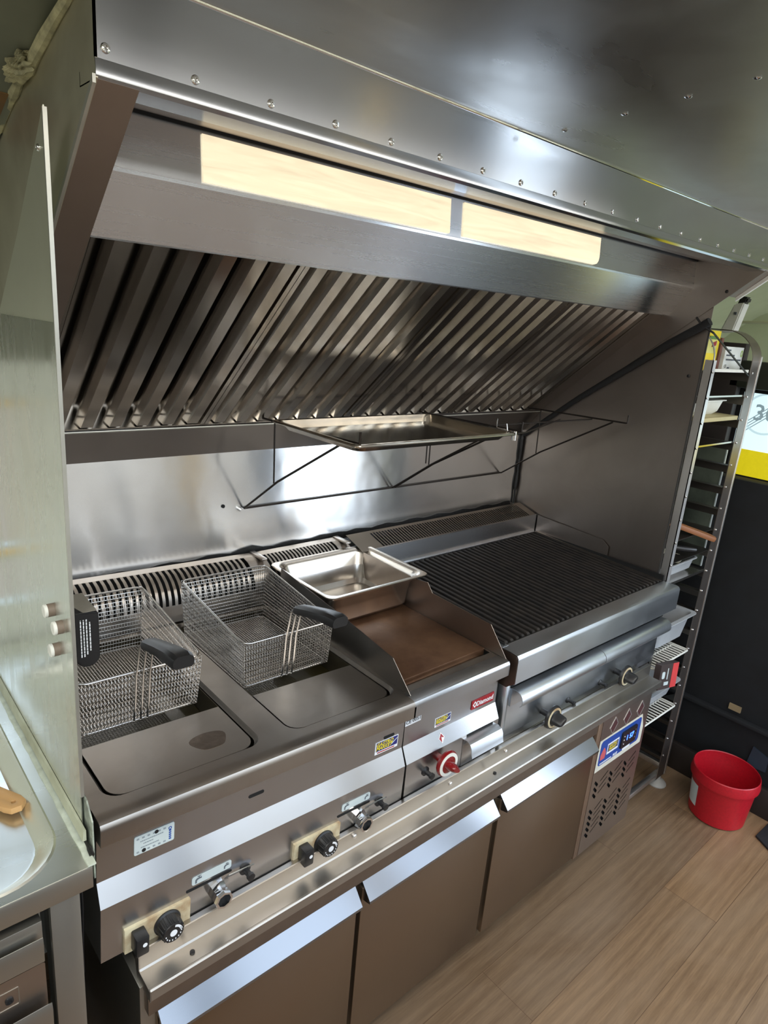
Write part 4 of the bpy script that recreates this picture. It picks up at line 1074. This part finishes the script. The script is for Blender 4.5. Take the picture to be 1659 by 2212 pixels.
O('sleeve', MB().cyl((1.086, .170, 1.372), (1.086, .170, 1.395), .0065), S_CHROME, clip)
O('prong', MB().tube([(1.080, .17, 1.388), (1.072, .18, 1.39), (1.070, .185, 1.412)], .0018, 8), S_CHROME, clip)
O('prong', MB().tube([(1.088, .17, 1.392), (1.10, .24, 1.392), (1.112, .25, 1.412)], .0018, 8), S_CHROME, clip)
O('rod', MB().tube([(1.02, .165, 1.389), (1.13, .17, 1.389), (1.55, .35, 1.378)], .0022, 8), DARKWIRE, clip)
# shallow steel tray
tr = E('baking_tray', (.79, .29, 1.385), 'shallow empty steel tray lying on the wire wall shelf', 'tray')
bmv = bmesh.new(); loops = []
TX0, TX1, TY0, TY1, TZ = .538, 1.043, .130, .440, 1.398
for ins, dz, rr in ((0, -.004, .012), (-.001, .0, .012), (.003, .0022, .012), (.010, .001, .014), (.014, -.006, .022), (.022, -.016, .022), (.034, -.0175, .018)):
    loops.append([bmv.verts.new((p_[0], p_[1], TZ + dz)) for p_ in rrect(TX0 + ins, TX1 - ins, TY0 + ins, TY1 - ins, rr, 6)])
for A, B in zip(loops, loops[1:]):
    for k in range(len(A)): bmv.faces.new((A[k], A[(k + 1) % len(A)], B[(k + 1) % len(A)], B[k]))
bmv.faces.new(loops[-1]); bmesh.ops.recalc_face_normals(bmv, faces=bmv.faces[:])
t = MB(); t.join(bmv); bmesh.ops.solidify(t.bm, geom=t.bm.faces[:], thickness=.001)
O('body', t, S_TRAY, tr)
O('rolled_edge', MB().tube([(p_[0], p_[1], TZ - .0015) for p_ in rrect(TX0, TX1, TY0, TY1, .012, 6)], .0028, 8, True), S_TRAY, tr)

# ================================================================== SINK UNIT (bottom left)
sk = E('sink_unit', (-.45, .3, FZ), 'stainless sink unit with drawers at the lower left, beside the fryer', 'sink unit')
ST = .860
so = [(-1.0, -.045), (-.041, -.045), (-.041 , .10), (-.0365, .70), (-1.0, .70)]
bas = rrect(-.92, -.064, -.030, .58, .085, 8)
O('top', MB().plate(so, [bas], .0016, frame((0, 0, ST - .0008), (1, 0, 0), (0, 1, 0))), S_SINK, sk)
bmv = bmesh.new(); loops = []
for ins, dz, rr in ((0, 0, .085), (.003, .002, .083), (.007, .0005, .08), (.022, -.010, .07), (.027, -.016, .066), (.030, -.0165, .064)):
    loops.append([bmv.verts.new((p_[0], p_[1], ST + dz)) for p_ in rrect(-.92 + ins, -.064 - ins, -.030 + ins, .58 - ins, rr, 8)])
for A, B in zip(loops, loops[1:]):
    for k in range(len(A)): bmv.faces.new((A[k], A[(k + 1) % len(A)], B[(k + 1) % len(A)], B[k]))
bmv.faces.new(loops[-1]); t = MB(); t.join(bmv)
O('drainer', t, S_SINK, sk)
O('front_edge', MB().box(-1.0, -.041, -.0465, -.043, .822, ST - .001, .001), S_CAB, sk)
O('front_edge', MB().box(-.0435, -.041, -.045, .69, .822, ST - .001), S_SINK, sk)
O('leg', MB().box(-.098, -.058, -.038, .0, FZ, .822, .001), S_CAB, sk)
O('leg', MB().box(-.098, -.058, .60, .64, FZ, .822, .001), S_CAB, sk)
O('carcass', MB().box(-.95, -.107, -.022, .66, .05, .80, .002), S_CAB, sk)
for z0, z1 in ((.715, .795), (.480, .700), (.250, .465)):
    pass
dA = O('drawer', MB().box(-.60, -.110, -.040, -.022, .742, .80, .001), S_CAB, sk)
O('grip', MB().sheet([(-.022, .742), (-.038, .734), (-.050, .738), (-.052, .770), (-.050, .780)], 'x', -.60, -.112, -.0015), S_CAB, dA)
dB = O('drawer', MB().plate(rrect(-.60, -.110, .500, .726, .004), [], .018, frame((0, -.031, 0), (1, 0, 0), (0, 0, 1))), S_SIDE, sk)
O('lock', MB().lathe([(.0055, 0), (.0055, .002), (.003, .0025), (.003, .001), (0, .001)], (-.158, -.040, .690), (0, -1, 0), 16), BLACK, dB)
O('lock_plate', MB().plate(rrect(-.175, -.145, .676, .707, .002), [rrect(-.1735, -.1465, .6775, .7055, .0015)], .001, frame((0, -.0403, 0), (1, 0, 0), (0, 0, 1))), S_CAB, dB)
dC = O('drawer', MB().box(-.60, -.110, -.040, -.022, .30, .482, .001), S_CAB, sk)
O('grip', MB().sheet([(-.022, .640 - .02), (-.040, .610), (-.056, .616), (-.058, .650), (-.055, .662)], 'x', -.60, -.108, -.0015), S_CAB, dB)
# sealant strip along the partition foot
t = MB(); t.plate([(-.0465 + random.uniform(-.0008, .0008), -.046 + .73 * k / 40) for k in range(41)][::-1] + [(-.0362 + random.uniform(-.0018, .0010), -.046 + .73 * k / 40) for k in range(41)], [], .0028, frame((0, 0, ST + .0012), (1, 0, 0), (0, 1, 0)))
sl_ = O('silicone_bead', t, plain('white sealant', srgb(206, 214, 200), .45, var_scale=30, col2=srgb(170, 176, 160), bump=.4), None, 'mould-blackened white sealant along the foot of the partition by the sink', 'sealant')
t = MB(); ys = [-.03 + .70 * k / 60 for k in range(61)]
t.tube([(-.0352 + random.uniform(-.0012, .0008), y, .8635 + random.uniform(-.001, .002)) for y in ys], [random.uniform(.0012, .0040) for _ in ys], 7)
O('mould', t, BSEAL, sl_)
O('angle_strip', MB().prism([(-.0395, .866), (-.034, .866), (-.034, .884), (-.0375, .884)], 'y', -.0, .69), plain('worn white strip', srgb(186, 190, 168), .5, var_scale=9, col2=srgb(150, 150, 124)), None, 'worn pale angle strip at the foot of the partition', 'strip')
# brush with wooden handle
br_ = E('wooden_brush', (-.13, .2, ST), 'tan wooden brush handle with a hanging hole lying in the sink', 'brush')
hp = [(-.30, .250), (-.22, .205), (-.150, .168)]
outl = [(.0, -.011), (.10, -.0125), (.185, -.015), (.198, -.012), (.204, 0), (.198, .012), (.185, .015), (.10, .0125), (.0, .011)]
FB = frame((-.178, .320, ST - .006), (.09, -.187, .003), (.187, .09, 0))
O('handle', MB().plate(outl, [[(.188 + .0048 * a_, .0048 * b_) for a_, b_ in ringp(1.0)]], .008, FB, .0015), TAN, br_)
O('head', MB().plate([(-.12, -.025), (.0, -.022), (.0, .022), (-.12, .025)], [], .015, FB, .002), TAN, br_)
# cables hanging in the gap between sink and fryer
t = MB()
for k in range(4):
    x = -.0385 + k * .0035; pts = [(x + .002 * math.sin(k + j), .03 + .03 * k, .81 - j * .045) for j in range(6)]
    pts += [(pts[-1][0], pts[-1][1] + .008, pts[-1][2] - .012), (pts[-1][0], pts[-1][1] + .014, pts[-1][2] + .01), (x, .045 + .03 * k, .80)]
    t.tube(pts, .0018, 6)
O('cable_bundle', t, BLACK, None, 'bundle of thin black cables hanging between the sink unit and the fryer', 'cable')

# ================================================================== TRAY RACK
rk = E('tray_rack', (2.02, .30, FZ), 'tall steel runner rack filled with trays and boxes at the right of the grill', 'rack')
PX = [(1.8535, 1.876), (2.156, 2.230)]; RY0, RY1 = .040, .060; BY0, BY1 = .52, .54; RZT = 1.60; PITCH = .0797; Z0 = .050
for (a, b), far in ((PX[0], 0), (PX[1], 1)):
    t = MB()
    t.box(a, b, RY0, RY0 + .0025, -.06, RZT)
    xx = (a, a + .0025) if not far else (b - .0025, b)
    t.box(xx[0], xx[1], RY0, RY0 + .026, -.06, RZT)
    t.box(a, b, BY1 - .0025, BY1, -.06, RZT); t.box(xx[0], xx[1], BY1 - .026, BY1, -.06, RZT)
    O('upright_pair', t, S_RACK if not far else S_RUN2, rk)
    if far: O('bright_edge', MB().box(b - .010, b + .001, RY0 - .002, RY0 + .004, -.06, RZT + .02, .001), S_RACK, rk)
    # arch joining front and rear upright
    ym = (RY0 + BY1) / 2; pts = []
    rad = .11; zc = RZT
    arc_ = [(RY0 + rad - rad * math.cos(R_(q_)), zc + .1 * math.sin(R_(q_))) for q_ in range(0, 91, 10)] + [(BY1 - rad + rad * math.cos(R_(q_)), zc + .1 * math.sin(R_(q_))) for q_ in range(90, -1, -10)]
    t = MB(); t.sheet([(p_[0], p_[1]) for p_ in arc_], 'x', a, b if far else a + .006, -.0025)
    O('arch', t, S_RACK if not far else S_RUN2, rk)
    for k in range(20):
        z = Z0 + PITCH * k; xa, xb = (a + .002, a + .012) if not far else (2.150, 2.180)
        t = MB(); t.prism([(xa, z - .020), (xa + .0015, z - .020), (xa + .0015, z - .0015), (xb + .018, z - .0015), (xb + .018, z), (xa, z)] if not far else
                          [(xb, z - .030), (xb - .0015, z - .030), (xb - .0015, z - .0015), (xa, z - .0015), (xa, z), (xb, z)], 'y', RY0 + .004, BY1 - .004)
        O('runner', t, S_RUN, rk)
    for k in range(20):
        z = Z0 + PITCH * k
        O('bolt', MB().lathe([(.0036, 0), (.0036, .003), (.002, .0045), (0, .0045)], (2.172 if far else a + .005, RY0, z), (0, -1, 0), 8), S_CHROME, rk)
for y in (RY0 + .002, BY1 - .022):
    O('base_bar', MB().box(PX[0][0] - .06, PX[1][1] - .003, y, y + .020, -.058, -.036, .002), S_RACK, rk)
for x in (PX[0][0] + .006, PX[1][1] - .026):
    O('base_bar', MB().box(x, x + .02, RY0 + .003, BY1 - .003, -.036, -.012, .002), S_RACK, rk)
for x in (1.812, 2.198):
    for y in ((.052, .528) if x > 2 else (.300, .528)):
        O('foot', MB().lathe([(0, 0), (.038, 0), (.038, .004), (.030, .014), (.012, .022), (.012, .045), (0, .045)], (x, y, FZ), (0, 0, 1), 24), FOOTG, rk)
zk = lambda k: Z0 + PITCH * k
def sheet_tray(k, mat, label, lip=.004, y0=.046, rise=.0):
    z = zk(k)
    t = MB(); t.box(1.879, 2.152, y0, .50, z + .0005, z + .0020)
    t.box(1.879, 2.152, y0 - .0015, y0 + .0015, z + .0005, z + lip); t.box(1.879, 2.152, .498, .50, z + .0005, z + lip)
    return O('sheet_tray', t, mat, None, label, 'tray', 'sheet trays on the rack')
sheet_tray(19, WHITE, 'white-edged sheet tray on the top runners of the rack carrying the cartons', .010)
sheet_tray(18, S_TRAY, 'thin bright sheet tray on the rack just above the white tub', .006)
cb = O('cutting_board', MB().box(1.879, 2.150, .044, .48, zk(17) + .001, zk(17) + .015, .002), plain('tan chopping board', srgb(176, 164, 120), .55, var_scale=8), None, 'pale tan chopping board on the rack under the white tub', 'board')
sheet_tray(16, S_TRAY, 'thin steel sheet tray on the rack, first one below the chopping board', .006)
sheet_tray(12, plain('dark tray', (.05, .045, .04), .4, .7), 'dark sheet tray on the rack holding the wooden-handled and black-handled pans', .004)
def tub(name, x0, x1, y0, y1, z0, z1, mat, label, cat, rim_=.010, taper=.02):
    bmv = bmesh.new(); loops = []
    H = z1 - z0
    for ins, z in ((0, z1 - .003), (0, z1), (rim_, z1), (rim_ + .004, z1 - .006), (rim_ + taper, z0 + .012), (rim_ + taper + .012, z0)):
        loops.append([bmv.verts.new((p_[0], p_[1], z)) for p_ in rrect(x0 + ins, x1 - ins, y0 + ins, y1 - ins, .022, 5)])
    for A, B in zip(loops, loops[1:]):
        for k in range(len(A)): bmv.faces.new((A[k], A[(k + 1) % len(A)], B[(k + 1) % len(A)], B[k]))
    bmv.faces.new(loops[-1]); bmesh.ops.recalc_face_normals(bmv, faces=bmv.faces[:])
    t = MB(); t.join(bmv); bmesh.ops.solidify(t.bm, geom=t.bm.faces[:], thickness=.0015)
    return O(name, t, mat, None, label, cat)
tub('plastic_tub', 1.882, 2.11, .070, .42, zk(17) + .0155, zk(17) + .066, WHITE, 'white plastic tub standing on the chopping board in the rack', 'tub', .006, .012)
sheet_tray(10, S_PAN, 'steel sheet tray on the rack at grill height holding the clear tub', .010, .042)
tub('clear_tub', 1.885, 2.135, .060, .36, zk(10) + .0025, zk(10) + .055, CLEAR, 'clear plastic tub of crumpled paper on the rack at grill height', 'tub', .006, .010)
t = MB(); bmr = bmesh.new(); bmesh.ops.create_icosphere(bmr, subdivisions=3, radius=1)
for v_ in bmr.verts:
    n_ = v_.co.copy(); f_ = 1 + .25 * math.sin(9 * n_.x + 3 * n_.z) * math.cos(7 * n_.y) + .14 * math.sin(17 * n_.z + 5 * n_.x)
    v_.co = Vector((2.0 + n_.x * .080 * f_, .145 + n_.y * .060 * f_, zk(10) + .058 + n_.z * .036 * f_))
for f_ in bmr.faces: f_.smooth = False
t.join(bmr); O('crumpled_paper', t, PAPER, None, 'crumpled pale wrapping paper inside the clear tub on the rack', 'paper')
# pans on runner 12
pw = E('wooden_handled_pan', (2.05, .16, zk(12)), 'pan with a brown wooden handle sticking out of the rack', 'pan')
O('pan', MB().lathe([(0, 0), (.085, 0), (.100, .028), (.103, .028), (.088, -.002), (0, -.002)], (2.0, .30, zk(12) + .008), (0, 0, 1), 32), BLACK_M, pw)
hA, hB = Vector((1.905, .100, 1.058)), Vector((2.098, .012, .992))
t = MB(); FH = frame(hA, hB - hA, (.3, 1, .25)); LH = (hB - hA).length
t.plate([(-.03, -.010), (LH * .6, -.011), (LH - .03, -.0145), (LH - .008, -.011), (LH, 0), (LH - .008, .011), (LH - .03, .0145), (LH * .6, .011), (-.03, .010)], [[(LH - .035 + .0045 * a_, .0045 * b_) for a_, b_ in ringp(1.0)]], .012, FH, .003)
O('handle', t, BROWNW, pw, 'brown wooden handle')
pbk = E('black_pan', (1.99, .22, zk(11)), 'small black pan with a black handle below the wooden-handled pan in the rack', 'pan')
O('pan', MB().lathe([(0, 0), (.06, 0), (.070, .03), (.072, .03), (.062, -.002), (0, -.002)], (1.97, .30, zk(11) + .004), (0, 0, 1), 28), BLACK_M, pbk)
O('handle', MB().tube([(1.90, .24, zk(11) + .034), (1.92, .13, zk(11) + .036), (1.975, .06, zk(11) + .034), (2.02, .034, zk(11) + .030)], [.006, .009, .010, .007], 10), BLACK, pbk)
sheet_tray(11, plain('dark tray', (.05, .045, .04), .4, .7), 'dark sheet tray on the rack holding the small black pan', .003)
# clear plastic containers and white wire shelves further down
tub('plastic_container', 1.881, 2.150, .024, .40, zk(8) - .105, zk(8) + .002, CLEAR, 'tall cloudy plastic container hanging in the rack beside the grill drawer pull', 'container', .014, .016)
tub('plastic_container', 1.881, 2.146, .024, .40, zk(4) - .030, zk(4) + .045, CLEAR, 'lower cloudy plastic container in the rack beside the counter top end', 'container', .014, .016)
def wire_shelf(k, label):
    z = zk(k) + .004
    r_ = E('wire_shelf', (2.015, .2, z), label, 'wire shelf', 'white wire shelves in the rack')
    O('frame', MB().tube([(p_[0], p_[1], z) for p_ in rrect(1.881, 2.150, .030, .42, .012, 4)], .0035, 8, True), WHITE, r_)
    t = MB()
    for j in range(13): t.tube([(1.895 + j * .0201, .032, z), (1.895 + j * .0201, .418, z)], .0030, 6)
    t.tube([(1.883, .09, z - .002), (2.148, .09, z - .002)], .0025, 6)
    O('wires', t, WHITE, r_)
wire_shelf(6, 'white coated wire shelf in the rack under the tall cloudy container')
wire_shelf(3, 'white coated wire shelf in the rack, the lowest one')
# packet
pk = E('packet', (1.90, .01, .47), 'dark packet with a red end beside the end of the counter top', 'packet')
FPK = frame((1.888, -.012, .530), (1, -.05, -.17), (.17, .10, 1))
O('box', MB().plate(rrect(-.066, .062, -.044, .046, .002), [], .022, FPK), plain('dark packet card', srgb(58, 46, 44), .5), pk)
FPK2 = frame((1.888, -.012, .530), (1, -.05, -.17), (.17, .10, 1)) @ Matrix.Translation((0, 0, .0116 if FPK.to_3x3().col[2].y < 0 else -.0116))
O('red_end', MB().plate(rrect(.018, .060, -.043, .045, .001), [], .0008, FPK2), plain('red packet print', srgb(196, 60, 60), .5), pk)
t = MB(); t.plate(rrect(-.03, .0, -.030, -.018, .001), [], .0012, FPK2); t.plate(rrect(-.052, -.032, -.005, .020, .006), [], .0012, FPK2); t.plate(rrect(-.015, -.010, -.01, .03, .001), [], .0012, FPK2)
O('pale_print', t, LABELP, pk)
# cartons on top
ca = E('yellow_carton', (1.94, .12, zk(19)), 'yellow carton with red print on the top tray of the rack', 'carton')
O('box', MB().box(1.884, 1.985, .090, .17, zk(19) + .0025, zk(19) + .125, .001), BOXY, ca)
t = MB(); t.box(1.895, 1.965, .0885, .0902, zk(19) + .055, zk(19) + .105)
O('pale_panel', t, plain('pale yellow print', srgb(214, 208, 120), .6), ca)
O('red_flag', MB().prism([(1.930, zk(19) + .074), (1.958, zk(19) + .080), (1.958, zk(19) + .094), (1.934, zk(19) + .088)], 'y', .087, .0885), RED, ca)
text('Jet-Cut', .026, plain('carton red', srgb(190, 40, 30), .5), ca, frame((1.948, .0885, zk(19) + .024), (1, 0, 0), (0, 0, 1)), bold=.03, shear=.3, sx=.85)
O('green_print', MB().box(1.905, 1.955, .087, .0885, zk(19) + .098, zk(19) + .108), plain('green print', srgb(90, 130, 60), .5), ca)
cw = E('white_carton', (2.06, .1, zk(19)), 'white carton with grey print on the top tray of the rack', 'carton')
O('box', MB().box(2.008, 2.154, .075, .16, zk(19) + .0025, zk(19) + .080, .001), BOXW, cw)
t = MB()
for x0, x1, z in ((2.022, 2.085, .050), (2.025, 2.140, .036), (2.045, 2.06, .010), (2.022, 2.05, .066)):
    xx = x0
    while xx < x1:
        l = random.uniform(.003, .008); t.box(xx, min(xx + l, x1), .0735, .0752, zk(19) + z, zk(19) + z + .005); xx += l + .002
O('small_print', t, GREYP, cw)
text('CE', .014, INK, cw, frame((2.028, .0742, zk(19) + .017), (1, 0, 0), (0, 0, 1)))
O('green_seal', MB().plate([(.008 * a_, .011 * b_) for a_, b_ in ringp(1.0)], [[(.0045 * a_, .007 * b_) for a_, b_ in ringp(1.0)]], .0008, frame((2.140, .0742, zk(19) + .060), (1, 0, 0), (0, 0, 1))), plain('green seal', srgb(150, 180, 90), .5), cw)
O('brown_carton', MB().box(1.989, 2.005, .085, .20, zk(19) + .0025, zk(19) + .105, .001), BOXBR, None, 'narrow brown carton wedged between the yellow and the white carton', 'carton')

# ================================================================== RED BUCKET AND MAT
bk_ = E('red_bucket', (2.222, -.180, FZ), 'empty round red plastic bucket standing on the floor', 'bucket')
prof = [(0, .002), (.096, .002), (.100, .006), (.112, .158), (.1125, .160), (.121, .162), (.122, .170), (.118, .200), (.1155, .203), (.1135, .200), (.113, .170), (.109, .155), (.0975, .010), (0, .007)]
O('body', MB().lathe(prof, (2.222, -.180, FZ), (0, 0, 1), 64), BUCKET, bk_)
t = MB(); bml = bmesh.new(); rows = []
for q_ in range(0, 7):
    a_ = R_(122 + q_ * 5)
    rows.append([bml.verts.new((2.222 + (r_ + .0006) * math.cos(a_), -.180 + (r_ + .0006) * math.sin(a_), FZ + z_)) for r_, z_ in ((.1035, .045), (.1105, .135))])
for A, B in zip(rows, rows[1:]): bml.faces.new((A[0], B[0], B[1], A[1]))
t.join(bml); O('paper_label', t, LABELP, bk_)
O('floor_mat', MB().prism([(2.178, -.392), (2.216, -.330), (2.33, -.334), (2.34, -.80), (2.05, -.78)], 'z', FZ, FZ + .008, .001), RUBBER, None, 'black rubber floor mat corner at the right edge', 'mat')
